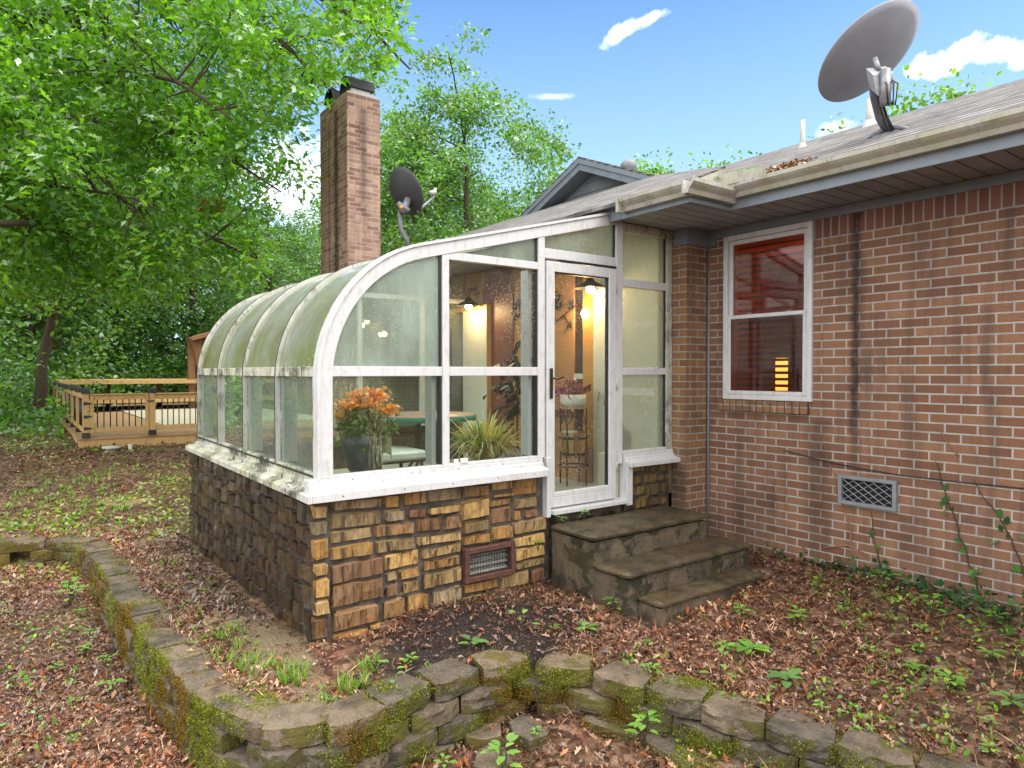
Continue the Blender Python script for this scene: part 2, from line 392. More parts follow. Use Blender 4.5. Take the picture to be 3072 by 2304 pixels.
M['galv'] = plain('galvanised_metal', (.24, .25, .27), .45, .5, .4, .2, 20)
M['steelgrey'] = plain('dull_steel', (.16, .165, .18), .45, .5, .3, .2, 18)
M['black'] = plain('black_metal', (.018, .018, .02), .42, .5, 0, .2, 12)
M['capblack'] = plain('black_flue_cap', (.03, .03, .034), .5, .4, .3, .2, 8)
M['orange'] = plain('orange_plastic', (.6, .2, .03), .4)
M['pvc'] = plain('pvc_pipe', (.46, .45, .42), .5, .4, 0, .1, 9, dirt=(.24, .22, .18))
M['ventgrey'] = plain('grey_vent_paint', (.20, .215, .235), .5, .4, 0, .12, 14)
M['rust'] = plain('rusty_brown_paint', (.10, .045, .035), .55, .4, 0, .3, 22, .3, dirt=(.03, .02, .017))
M['louver'] = plain('louver_metal', (.38, .37, .34), .5, .4, .2, .2, 14)
M['dark'] = plain('dark_void', (.012, .012, .014), .8)
M['deckwood'] = bark('deck_timber', (.36, .22, .085), (.62, .42, .19), 4)
M['deckfloor'] = bark('deck_boards', (.30, .18, .09), (.46, .31, .17), 3)
M['deckpale'] = plain('pale_pool_cover', (.55, .50, .38), .6, .3, 0, .1, 3)
M['cedar'] = bark('cedar_trunk', (.17, .075, .04), (.38, .22, .13), 3)
M['cedarred'] = bark('red_cedar_post', (.20, .095, .05), (.34, .17, .09), 3)
M['floor'] = plain('pale_concrete_floor', (.46, .44, .38), .5, .4, 0, .1, 4)
M['tan'] = plain('tan_panelling', (.40, .22, .10), .6, .3, 0, .08, 5)
M['brown'] = plain('red_brown_wood', (.16, .055, .035), .5, .4, 0, .15, 9)
M['pale'] = plain('pale_plaster', (.62, .63, .54), .7, .3, 0, .04, 10)
M['trimglow'] = plain('honey_trim_glow', (.50, .27, .07), .5, .4, 0, .08, 6)  # honey trim, with the wall lamps' orange glow put into the colour
M['darkwin'] = plain('dark_glass', (.035, .022, .02), .15, .5, 0, .2, 3)
M['teal'] = plain('teal_table_edge', (.02, .19, .16), .35)
M['tabletop'] = plain('terracotta_table_top', (.30, .20, .15), .4)
M['wicker'] = plain('wicker', (.40, .36, .20), .7, .3, 0, .25, 40, .5)
M['iron'] = plain('wrought_iron', (.06, .045, .035), .55, .4, .3, .25, 20)
M['whitepot'] = plain('white_ceramic', (.72, .74, .70), .35)
M['bluepot'] = plain('dark_grey_pot', (.055, .07, .085), .4, .5, 0, .25, 10)
M['terra'] = plain('terracotta', (.33, .12, .06), .7)
M['barrel'] = bark('barrel_staves', (.24, .12, .05), (.55, .34, .12), 3)
def tinted():
    t = NT('stave_wood'); g = t.noise(t.map(t.pos(), (1, 1, .1)), 90, 4); return t.pbr(t.mix(t.math('MULTIPLY', g, .5), t.attr(), (.10, .05, .02)), .5, t.bump(g, .3, .004))
M['tinted'] = tinted()
M['handle'] = plain('bronze_handle', (.10, .075, .05), .3, .5, .8, .2, 20)
def blindm():
    t = NT('red_brown_blind'); c = t.mix(t.noise(t.pos(), 6, 4), (.15, .045, .035), (.22, .07, .05))
    return t.fin(t.n('MixShader', Fac=.35, i1=t.n('BsdfDiffuse', Color=c).outputs[0], i2=t.n('BsdfTranslucent', Color=c).outputs[0]).outputs[0])
M['blind'] = blindm()
M['roomred'] = plain('red_room_wall', (.22, .06, .045), .7)
M['glass_fog'] = glass_mat('fogged_glass', (.76, .88, .82), .42, (.47, .57, .50), .45, .25, 0, .9, .4, .3)
M['glass_top'] = glass_mat('top_light_glass', (.76, .88, .82), .30, (.42, .52, .46), .5, .0, 0, .9, .25, .35)
M['glass_streak'] = glass_mat('streaked_glass', (.80, .90, .84), .02, (.66, .68, .40), .15, .55, 0, .8, .05, .45)
M['glass_clear'] = glass_mat('clear_wet_glass', (.88, .95, .91), .012, (.8, .8, .75), .38, .0, 0, .7)
M['glass_drop'] = glass_mat('droplet_glass', (.84, .90, .86), .02, (.95, .88, .78), .55, .05, 0, .8, .06, .45)
M['glass_side'] = glass_mat('side_glass', (.74, .86, .79), .13, (.52, .62, .54), .15, .12, 0, 1.0, .22, .4)
M['glass_algae'] = glass_mat('algae_glass', (.68, .80, .76), .48, (.50, .56, .53), 0, .0, .30, 2.6, .2, .4)
M['glass_panel'] = glass_mat('panel_glass', (.82, .92, .86), .42, (.36, .43, .36), .05, .0, 0, .30, .2, .4)
M['glass_screen'] = glass_mat('screened_glass', (.42, .40, .40), .02, (.2, .2, .22), 0, 0, 0, 1.2)
M['glass_win'] = glass_mat('window_glass', (.85, .85, .85), .0, (.5, .5, .5), 0, 0, 0, 1.0)
M['bulb'] = emit_mat('lit_bulb', (1.0, .72, .36), 55)
M['lampglow'] = emit_mat('lit_lamp_shade', (1.0, .33, .05), 3.0)
M['lampdim'] = emit_mat('lit_far_shade', (1.0, .16, .03), .9)

# ------------------------------------------------------------------ camera, sky, sun
yaw, pit, rol = 2.5073, -.0178, -.001
F = Vector((math.cos(yaw), math.sin(yaw), 0)); Rt = Vector((math.sin(yaw), -math.cos(yaw), 0)); U = Vector((0, 0, 1))
F2 = F * math.cos(pit) + U * math.sin(pit); U2 = -F * math.sin(pit) + U * math.cos(pit)
R3 = Rt * math.cos(rol) + U2 * math.sin(rol); U3 = -Rt * math.sin(rol) + U2 * math.cos(rol)
cam = bpy.data.cameras.new('camera'); co = bpy.data.objects.new('camera', cam); COL.objects.link(co)
m3 = Matrix((R3, U3, -F2)).transposed(); co.matrix_world = Matrix.Translation((0, 0, 1.8)) @ m3.to_4x4()
cam.sensor_width = 36; cam.lens = 2043.07 / 3072 * 36; cam.clip_end = 1000; cam.clip_start = .05
scene.camera = co

SUN_EL, SUN_AZ = R(56), R(22)      # azimuth measured from +X towards +Y
sd = Vector((math.cos(SUN_EL) * math.cos(SUN_AZ), math.cos(SUN_EL) * math.sin(SUN_AZ), math.sin(SUN_EL)))
sun = bpy.data.lights.new('sun', 'SUN'); sun.energy = 1.5; sun.angle = R(42); sun.color = (1, .95, .86)
so = bpy.data.objects.new('sun', sun); COL.objects.link(so); so.rotation_euler = sd.to_track_quat('Z', 'Y').to_euler()

def world():
    w = bpy.data.worlds.new('World'); scene.world = w; w.use_nodes = True
    nt = NT.__new__(NT); nt.t = w.node_tree; nt.t.nodes.clear()
    out = nt.t.nodes.new('ShaderNodeOutputWorld')
    sky = nt.n('TexSky', {'sky_type': 'NISHITA'}); sky.sun_disc = False
    sky.sun_elevation = SUN_EL; sky.sun_rotation = math.pi / 2 - SUN_AZ; sky.altitude = 200; sky.air_density = 1.0; sky.dust_density = .6; sky.ozone_density = 2.5
    d = nt.n('TexCoord').outputs['Generated']
    mask = None
    def dirn(px, py):
        x, y = px * 3072 / 2212, py * 3072 / 2212
        return (F2 + R3 * ((x - 1536) / 2043.07) - U3 * ((y - 1152) / 2043.07))
    # small fair-weather clouds: (centre, half-length, half-height, tilt, density)
    for (px, py, a, b, tl, dn) in [(1340, 72, .032, .011, .5, .85), (1395, 44, .036, .008, .28, .7), (2085, 102, .022, .012, .2, .95), (2150, 110, .034, .013, -.1, 1.0),
                                   (2020, 140, .030, .015, .0, 1.1), (2230, 128, .02, .012, 0, .9), (1800, 275, .026, .010, .1, .55), (1195, 208, .030, .005, 0, .35), (640, 400, .10, .07, 0, .9), (590, 620, .09, .08, 0, .8)]:
        c = dirn(px, py).normalized(); e1 = c.cross(U).normalized(); e2 = e1.cross(c).normalized()
        f1 = e1 * math.cos(tl) + e2 * math.sin(tl); f2 = -e1 * math.sin(tl) + e2 * math.cos(tl)
        def dot(v): 
            n = nt.n('VectorMath', {'operation': 'DOT_PRODUCT'}); nt.put(n.inputs[0], d); n.inputs[1].default_value = v; return n.outputs['Value']
        u = nt.math('DIVIDE', dot(f1), a); v = nt.math('DIVIDE', dot(f2), b)
        r = nt.math('SQRT', nt.math('ADD', nt.math('MULTIPLY', u, u), nt.math('MULTIPLY', v, v)))
        nz = nt.noise(d, 30, 9, .68)
        r = nt.math('ADD', r, nt.math('MULTIPLY', nt.math('SUBTRACT', nz, .5), 2.3))
        front = nt.math('GREATER_THAN', dot(c), .5)
        mk = nt.math('MULTIPLY', nt.math('MULTIPLY', nt.ramp(r, [(0.0, 1.0), (.45, .8), (1.15, 0.0)]), dn, True), front)
        mask = mk if mask is None else nt.math('MAXIMUM', mask, mk)
    col = nt.mix(1.0, sky.outputs[0], (.78, 1.06, 1.2), 'MULTIPLY')
    z = nt.sep(d)[2]
    hz = nt.n('MapRange', Value=z, i1=.5, i2=.12, i3=0.0, i4=.55).outputs[0]
    col = nt.mix(hz, col, (4.1, 5.3, 7.7))
    # unseen bright overcast, added overhead and behind the camera as neutral fill; blue only ahead
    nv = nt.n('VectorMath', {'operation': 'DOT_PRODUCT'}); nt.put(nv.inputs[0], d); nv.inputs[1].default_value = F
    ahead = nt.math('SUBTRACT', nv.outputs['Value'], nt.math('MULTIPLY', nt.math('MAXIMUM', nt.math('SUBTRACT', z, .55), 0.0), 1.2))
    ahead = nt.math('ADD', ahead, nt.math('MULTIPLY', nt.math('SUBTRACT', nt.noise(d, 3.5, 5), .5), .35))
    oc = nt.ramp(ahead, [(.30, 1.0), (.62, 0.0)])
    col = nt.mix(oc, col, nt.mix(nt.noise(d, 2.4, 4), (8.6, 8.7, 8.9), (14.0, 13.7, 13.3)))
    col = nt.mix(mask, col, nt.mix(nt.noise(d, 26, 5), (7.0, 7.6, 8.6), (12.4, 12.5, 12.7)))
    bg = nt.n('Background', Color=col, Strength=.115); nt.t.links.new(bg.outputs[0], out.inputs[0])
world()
scene.view_settings.view_transform = 'Standard'; scene.view_settings.look = 'None'; scene.view_settings.exposure = 1.05; scene.view_settings.gamma = 1
scene.render.engine = 'CYCLES'
cy = scene.cycles; cy.max_bounces = 10; cy.transparent_max_bounces = 24; cy.diffuse_bounces = 4; cy.glossy_bounces = 4; cy.transmission_bounces = 6
cy.sample_clamp_indirect = 6; cy.caustics_reflective = False; cy.caustics_refractive = False; cy.use_denoising = True

# ------------------------------------------------------------------ terrain
EDGE = [(-40, -9.5), (-9.75, -3.2), (-9.53, -.9), (-9.36, -.05), (-9.28, .32), (-8.92, .70), (-8.25, .80), (-7.0, .83), (-5.8, .86), (-4.95, .925), (-4.25, .975), (-3.85, 1.05), (-3.56, 1.18), (-3.45, 1.42),
        (-3.50, 1.8), (-3.525, 2.15), (-3.49, 2.55), (-3.21, 2.81), (-2.91, 2.94), (-2.56, 3.06), (-2.26, 3.14), (-1.96, 3.25), (-1.66, 3.36), (-1.36, 3.48), (-.5, 3.8), (3, 5), (14, 9)]
UPOLY = EDGE + [(14, 80), (-200, 80), (-200, -9.5)]
def inside(x, y, poly):
    r = np.zeros(x.shape, bool); n = len(poly)
    for i in range(n):
        x1, y1 = poly[i]; x2, y2 = poly[(i + 1) % n]
        if y1 == y2: continue
        c = ((y1 > y) != (y2 > y)) & (x < (x2 - x1) * (y - y1) / (y2 - y1) + x1); r ^= c
    return r
def rbf(pts):
    P = np.array(pts, float); A = np.linalg.norm(P[:, None, :2] - P[None, :, :2], axis=2)
    n = len(P); K = np.zeros((n + 1, n + 1)); K[:n, :n] = -A + np.eye(n) * -.05; K[:n, n] = 1; K[n, :n] = 1
    w = np.linalg.solve(K, np.append(P[:, 2], 0))
    def f(x, y):
        s = np.full(x.shape, w[n])
        for i in range(n): s = s - w[i] * np.hypot(x - P[i, 0], y - P[i, 1])
        return s
    return f
UP = rbf([(-4.35, 1.6, -.02), (-4.3, 2.15, .03), (-4.3, 2.73, .05), (-4.3, 3.5, .05), (-3.25, 3.6, .0), (-3.1, 4.9, .1), (-4.0, 5.4, .18), (-2.7, 5.4, .22), (-1.6, 5.4, .19), (0, 5.4, .2),
          (-3.45, 2.4, -.035), (-3.45, 1.5, -.035), (-3.9, 1.1, -.035), (-5.5, .95, -.05), (-7, .95, -.06), (-8.3, .9, -.07), (-8.9, 1.5, -.12), (-5, 1.5, -.02), (-7, 1.5, -.05), (-2.4, 3.2, -.03), (-1.5, 3.6, -.01), (-1, 4.5, .1),
          (-11, 1.3, -.08), (-9.5, 0, -.06), (-12, -1, -.05), (-14, 1, .15), (-15.5, 1.5, .3), (-16, 3, .3), (-17, 0, .42), (-20, -1, .55), (-25, 3, .4), (-12, 4, .1), (-11, -4, .0), (1, 4.6, .05), (4, 6, .1), (-30, -8, .7), (-40, 5, .5), (-40, -20, .9), (0, 20, .2)])
LO = rbf([(-4.3, .6, -.43), (-5.9, .55, -.42), (-8, .45, -.37), (-9, .0, -.34), (-7, -.2, -.4), (-5, -.3, -.43), (-9, -1.5, -.3), (-3.3, .7, -.45), (-3.1, 1.4, -.42), (-3.2, 2.2, -.37), (-3.05, 2.55, -.31), (-2.5, 2.75, -.3),
          (-1.9, 2.95, -.26), (-1.3, 3.15, -.22), (-2.6, 2.3, -.40), (-1.5, 2.3, -.42), (0, 2, -.42), (0, 3.6, -.2), (2, 3, -.3), (-4, -4, -.45), (-10, -8, -.3), (3, -5, -.5)])
def ground_z(x, y):
    x = np.asarray(x, float); y = np.asarray(y, float)
    u = UP(x, y) + .07 * np.exp(-(((x + 3.85) / .45) ** 2 + ((y - 2.75) / .6) ** 2))
    z = np.where(inside(x, y, UPOLY), u, LO(x, y))
    far = np.clip((np.hypot(x, y) - 30) / 40, 0, 1)
    z = z * (1 - far) + .8 * far
    n = .018 * np.sin(x * 5.1 + 2 * np.sin(y * 3.3)) * np.sin(y * 4.7 + 1.3 * np.sin(x * 2.9)) + .010 * np.sin(x * 13.7 + y * 9) * np.sin(y * 15.1 - x * 6)
    return z + n
gx = np.unique(np.concatenate([[-220, -150, -110, -80, -60, -48], np.arange(-40, -13, .8), np.arange(-13, -9.6, .2), np.arange(-9.6, .6, .055), np.arange(.6, 6, .4), [8, 12, 20, 40, 80, 160, 220]]).round(4))
gy = np.unique(np.concatenate([[-220, -150, -100, -60, -40, -25, -18], np.arange(-14, -2.6, .7), np.arange(-2.6, 5.7, .055), np.arange(5.7, 12, .6), [14, 18, 25, 40, 70, 120, 220]]).round(4))
GX, GY = np.meshgrid(gx, gy, indexing='ij'); GZ = ground_z(GX, GY)
ny = len(gy); ii, jj = np.meshgrid(np.arange(len(gx) - 1), np.arange(ny - 1), indexing='ij')
Fq = np.stack([ii * ny + jj, (ii + 1) * ny + jj, (ii + 1) * ny + jj + 1, ii * ny + jj + 1], -1).reshape(-1, 4)
tag(raw_mesh('ground', np.stack([GX, GY, GZ], -1).reshape(-1, 3), Fq, M['ground'], smooth=True), 'sloping yard covered with dead brown leaves', 'ground', kind='structure')

# ------------------------------------------------------------------ brick house
XF, YC, YH, YW, JX = -4.3455, 1.62, 5.10, 5.426, -4.1746
ZS = 3.142
house = thing('brick_house', 'single storey brown brick house with grey shingle roof behind and beside the sunroom', 'house', (-3, 7, .2))
wx0, wx1, wz0, wz1 = -3.99, -3.11, 1.545, 3.06
w = MB()
def rect_y(mb, x0, x1, z0, z1, y): mb.quad((x0, y, z0), (x1, y, z0), (x1, y, z1), (x0, y, z1))
rect_y(w, JX, wx0, -.5, 3.14, YW); rect_y(w, wx0, wx1, -.5, wz0 - .1, YW); rect_y(w, wx0, wx1, wz0 - .1, wz0, YW); rect_y(w, wx0, wx1, wz1, 3.14, YW)
rect_y(w, wx1, 5.0, -.5, 2.901, YW)
for (x, a) in ((wx0, 0), (wx1, 0)): w.quad((x, YW, wz0), (x, YW + .12, wz0), (x, YW + .12, wz1), (x, YW, wz1))
w.quad((wx0, YW, wz0), (wx1, YW, wz0), (wx1, YW + .12, wz0), (wx0, YW + .12, wz0)); w.quad((wx0, YW, wz1), (wx1, YW, wz1), (wx1, YW + .12, wz1), (wx0, YW + .12, wz1))
w.quad((5, YW, -.5), (5, 9.6, -.5), (5, 9.6, 3.14), (5, YW, 3.14)); w.quad((5, 9.6, -.5), (-12.6, 9.6, -.5), (-12.6, 9.6, 3.14), (5, 9.6, 3.14)); w.quad((-12.6, 5.3, -.5), (-12.6, 9.6, -.5), (-12.6, 9.6, 3.14), (-12.6, 5.3, 3.14))
w.build('wall', M['brick'], house)
MB().add([(wx1, YW - .002, 2.901), (5, YW - .002, 2.901), (5, YW - .002, 3.14), (wx1, YW - .002, 3.14)], [(0, 1, 2, 3)]).build('soldier_course', M['soldier'], house)
s = MB(); s.quad((XF, YH, -.5), (JX, YH, -.5), (JX, YH, 3.14), (XF, YH, 3.14)); s.quad((JX, YH, -.5), (JX, YW, -.5), (JX, YW, 3.14), (JX, YH, 3.14))
s.build('wall_return', M['brickret'], house)
# caulk joint in the inner corner
MB().tube([(JX + .006, YW - .006, .15), (JX + .006, YW - .006, 3.05)], .011, 6).build('caulk_joint', M['ventgrey'], house)
# frieze boards
f = MB(); f.box((wx0 - .1, YW - .022, 3.062), (5, YW - .001, 3.139)); f.box((JX + .001, YW - .02, 3.0), (wx0 - .102, YW - .001, 3.139))
f.box((XF + .03, YH - .02, 2.99), (JX + .02, YH - .001, 3.139)); f.box((JX + .001, YH, 2.99), (JX + .02, YW - .022, 3.139)); f.build('frieze_board', M['frieze'], house, .003)
# soffit, fascia and gutter (the left eave stands half a metre further out)
XJ = -3.44
s = MB(); s.quad((XJ, 4.77, ZS), (5.3, 4.77, ZS), (5.3, YW, ZS), (XJ, YW, ZS)); s.quad((-12.9, 4.275, ZS), (XJ, 4.275, ZS), (XJ, YW, ZS), (-12.9, YW, ZS)); s.build('soffit', M['soffit'], house)
f = MB(); f.box((XJ + .002, 4.745, ZS - .028), (5.3, 4.77, 3.30)); f.box((-4.19, 4.25, ZS - .028), (XJ - .022, 4.275, 3.27)); f.box((-12.9, 4.25, ZS - .028), (-4.192, 4.275, 3.255)); f.box((XJ - .02, 4.25, ZS - .028), (XJ, 4.768, 3.27)); f.build('fascia', M['fascia'], house, .003)
def gprof(y0, z0, z1):   # K-style gutter section, outward is -Y
    h = z1 - z0
    return [(y0, z0), (y0 - .055, z0), (y0 - .07, z0 + .3 * h), (y0 - .10, z0 + .55 * h), (y0 - .115, z0 + .72 * h), (y0 - .115, z1), (y0 - .100, z1), (y0 - .098, z1 - .015), (y0 - .02, z0 + .03), (y0 - .012, z1), (y0, z1)]
g = MB(); g.prism(gprof(4.745, 3.195, 3.30), 'x', XJ - .1, 5.3); g.prism(gprof(4.25, 3.155, 3.262), 'x', -4.10, XJ + .0)
pr = [(-(p[0] - 4.25) , p[1]) for p in gprof(4.25, 3.157, 3.264)]
g.prism([(XJ + .001 + p[0], p[1]) for p in pr], 'y', 4.138, 4.74)
g.build('gutter', M['gutter'], house, 0)
MB().box((-4.13, 4.125, 3.145), (-4.10, 4.25, 3.27)).build('gutter_end_cap', M['gutter'], house)
# splash guard at the inner mitre and flashing over the sunroom
sg = MB(); sg.add([(-3.47, 4.60, 3.29), (-3.36, 4.62, 3.29), (-3.05, 4.645, 3.295), (-3.05, 4.645, 3.36), (-3.36, 4.625, 3.39), (-3.47, 4.60, 3.37)], [(0, 1, 4, 5), (1, 2, 3, 4)])
sg.build('splash_guard', M['gutter'], house)
# roof: main slope, left lower slope
EZ, SL = 3.305, .4167; YR = 7.39; ZR = EZ + SL * (YR - 4.655)
EZL, SLL, YRL = 3.245, .42, 7.2; ZRL = EZL + SLL * (YRL - 4.16)
rf = MB()
def slab(mb, pts, th=.03):
    n = len(pts); vs = list(pts) + [(x, y, z - th) for x, y, z in pts]
    mb.add(vs, [tuple(range(n)), tuple(range(2 * n - 1, n - 1, -1))] + [(i, (i + 1) % n, (i + 1) % n + n, i + n) for i in range(n)])
slab(rf, [(-7.5, 4.655, EZ), (5.45, 4.655, EZ), (5.45, YR, ZR), (-7.5, YR, ZR)])
zl = lambda y: EZL + SLL * (y - 4.16)
slab(rf, [(-13.0, 4.16, EZL), (XJ - .03, 4.16, EZL), (XJ - .03, 4.72, zl(4.72)), (-6.5, YRL, ZRL), (-13.0, YRL, ZRL)], .035)
slab(rf, [(-13.0, YRL + .001, ZRL), (-6.5, YRL + .001, ZRL), (-6.5, 10.4, EZL), (-13.0, 10.4, EZL)]); slab(rf, [(-6.5, YR + .001, ZR), (5.45, YR + .001, ZR), (5.45, 10.1, EZ), (-6.5, 10.1, EZ)])
# shingles stand up along the step between the two slopes
rf.add([(XJ - .03, 4.72, zl(4.72) - .03), (-6.5, YRL, ZRL - .03), (-6.5, YRL, ZR - .3), (XJ - .03, 4.72, EZ + SL * .065 - .02)], [(0, 1, 2, 3)])
# cross gable roof of the rear wing
GYF, GPX, GPZ, GS = 7.0, -7.80, 5.08, .418
gw = 1.75; yb = 13.0
slab(rf, [(GPX, GYF, GPZ), (GPX, yb, GPZ), (GPX - gw, yb, GPZ - GS * gw), (GPX - gw, GYF, GPZ - GS * gw)])
slab(rf, [(GPX, GYF, GPZ + .001), (GPX + gw, GYF, GPZ - GS * gw), (GPX + gw, yb, GPZ - GS * gw), (GPX, yb, GPZ + .001)])
roof = rf.build('roof', M['shingle'], house)
# ragged shingle edge and moss clumps along the eave
gb = MB()   # gable wall, siding laps
for k in range(7):
    z0 = 4.0 + k * .15
    hw = max(0, (GPZ - .08 - z0) / GS); hw2 = max(0, (GPZ - .08 - z0 - .15) / GS)
    if hw <= 0: continue
    gb.prism([(GPX - hw, z0), (GPX + hw, z0), (GPX + hw2, z0 + .15), (GPX - hw2, z0 + .15)], 'y', GYF + .32 - .0, GYF + .36 + k * .0)
    gb.prism([(GPX - hw, z0), (GPX + hw, z0), (GPX + hw, z0 + .012), (GPX - hw, z0 + .012)], 'y', GYF + .305, GYF + .319)
gb.build('gable_wall', M['siding'], house)
rk = MB()
for sgn in (-1, 1):
    a = (GPX, GPZ - .032); b = (GPX + sgn * gw, GPZ - .032 - GS * gw)
    rk.prism([a, b, (b[0], b[1] - .17), (a[0], a[1] - .17)] if sgn > 0 else [a, (a[0], a[1] - .17), (b[0], b[1] - .17), b], 'y', GYF + .02, GYF + .055)
    rk.prism([a, b, (b[0], b[1] - .07), (a[0], a[1] - .07)] if sgn > 0 else [a, (a[0], a[1] - .07), (b[0], b[1] - .07), b], 'y', GYF - .0, GYF + .018)
    c = (GPX, GPZ - .19); d = (GPX + sgn * gw, GPZ - .19 - GS * gw)
    rk.prism([c, d, (d[0], d[1] - .012), (c[0], c[1] - .012)] if sgn > 0 else [c, (c[0], c[1] - .012), (d[0], d[1] - .012), d], 'y', GYF + .057, GYF + .318)
rk.build('rake_board', M['fascia'], house)
MB().add([(XJ - .028, 4.17, 3.2), (XJ - .028, 4.72, 3.2), (XJ - .028, 4.72, 3.46), (XJ - .028, 4.17, 3.238)], [(0, 1, 2, 3)]).build('rake_board', M['gutter'], house)
# turbine vent behind the gable and two vent pipes
tv = MB(); tv.lathe((-7.62, 7.9, 4.88), [(.0, 0), (.10, 0), (.10, .1), (.13, .13), (.13, .2), (.09, .25), (0, .26)], 16); tv.build('turbine_vent', M['ventgrey'], house)
for (x, y, z, r, h) in ((-3.90, 6.58, 4.06, .024, .32), (-3.42, 7.0, 4.24, .04, .30)):
    p = MB(); p.lathe((x, y, z), [(r, -.1), (r, h), (r * .8, h), (r * .8, h - .05)], 12); vp = p.build('vent_pipe', M['pvc'], house)
    b = MB(); b.lathe((x, y, z + .02), [(r * 2.6, -.06), (r * 1.5, .05), (r * 1.08, .07)], 14, False); b.build('pipe_boot', M['pvc'], vp)
# window of the brick wall
win = MB(); fw = .05
yo = YW - .03
def frame_y(mb, x0, x1, z0, z1, wd, y0, y1):
    mb.box((x0, y0, z0), (x0 + wd, y1, z1)); mb.box((x1 - wd, y0, z0), (x1, y1, z1))
    mb.box((x0 + wd, y0, z0), (x1 - wd, y1, z0 + wd)); mb.box((x0 + wd, y0, z1 - wd), (x1 - wd, y1, z1))
frame_y(win, wx0, wx1, wz0, wz1, .045, yo, YW + .06)
wob = win.build('window', M['white'], house, .004)
zm = 2.30
u = MB(); frame_y(u, wx0 + .047, wx1 - .047, zm - .025, wz1 - .047, .04, yo + .028, yo + .06); u.build('upper_sash', M['white'], wob, .003)
u = MB(); frame_y(u, wx0 + .047, wx1 - .047, wz0 + .047, zm + .02, .034, yo + .004, yo + .026); u.build('lower_sash', M['white'], wob, .003)
p = MB(); rect_y(p, wx0 + .08, wx1 - .08, zm, wz1 - .08, yo + .044); p.build('pane', M['glass_win'], wob); p = MB(); rect_y(p, wx0 + .08, wx1 - .08, wz0 + .08, zm, yo + .014); p.build('screened_pane', M['glass_screen'], wob)
b = MB()
for k in range(24):
    z = wz0 + .07 + k * .058
    b.add([(wx0 + .06, YW + .10, z - .012), (wx1 - .06, YW + .10, z - .012), (wx1 - .06, YW + .130, z + .014), (wx0 + .06, YW + .130, z + .014)], [(0, 1, 2, 3)])
b.build('blind', M['blind'], wob)
for xx in (-3.75, -3.35):
    MB().tube([(xx, YW - .012, zm + .02), (xx + .05, YW - .012, zm + .03)], .008, 6).build('latch', M['galv'], wob)
sb = MB(); n = 13
for k in range(n):
    x0 = wx0 - .055 + k * (wx1 - wx0 + .03) / n; sb.box((x0 + .004, YW - .045, 1.435), (x0 + (wx1 - wx0 + .03) / n - .004, YW - .001, 1.54))
sb.build('brick_sill', M['brickret'], house, .006)
sb = MB(); sb.box((wx0 - .055, YW - .035, 1.44), (wx1 - .03, YW - .002, 1.535)); sb.build('sill_mortar', M['mortar'], house)
# the red room behind the blind, with its lit lamps
rm = MB(); X0, X1, Y0, Y1, Z0, Z1 = -5.0, -1.5, YW + .2, 9, .9, 3.1
rm.quad((X0, Y1, Z0), (X1, Y1, Z0), (X1, Y1, Z1), (X0, Y1, Z1)); rm.quad((X0, Y0, Z0), (X0, Y1, Z0), (X0, Y1, Z1), (X0, Y0, Z1)); rm.quad((X1, Y0, Z0), (X1, Y1, Z0), (X1, Y1, Z1), (X1, Y0, Z1))
rm.quad((X0, Y0, Z0), (X1, Y0, Z0), (X1, Y1, Z0), (X0, Y1, Z0)); rm.quad((X0, Y0, Z1), (X1, Y0, Z1), (X1, Y1, Z1), (X0, Y1, Z1)); rm.build('room_lining', M['roomred'], house)
lt = thing('table_lamp', 'small orange lit lamp seen through the lower blind of the brick wall window', 'lamp', (-3.72, 6.0, .9))
MB().box((-3.76, 5.9, 1.62), (-3.68, 5.98, 1.93)).build('lamp_shade', M['lampglow'], lt); MB().lathe((-3.74, 5.95, .9), [(.08, 0), (.06, .03), (.015, .1), (.015, .72)], 12).build('stem', M['black'], lt)
lt = thing('floor_lamp', 'dim red lit floor lamp behind the right side of the window blind', 'lamp', (-3.6, 6.7, .9))
MB().lathe((-3.62, 6.6, 1.98), [(.22, 0), (.17, .36)], 16, False).build('lamp_shade', M['lampdim'], lt); MB().lathe((-3.62, 6.6, .9), [(.12, 0), (.02, .04), (.015, 1.1)], 12).build('pole', M['black'], lt)
def point(name, loc, e, col, r=.04):
    l = bpy.data.lights.new(name, 'POINT'); l.energy = e; l.color = col; l.shadow_soft_size = r
    o = bpy.data.objects.new(name, l); COL.objects.link(o); o.location = loc; return o
point('room_lamp_light', (-3.5, 6.9, 2.1), 26, (1, .40, .16), .12)
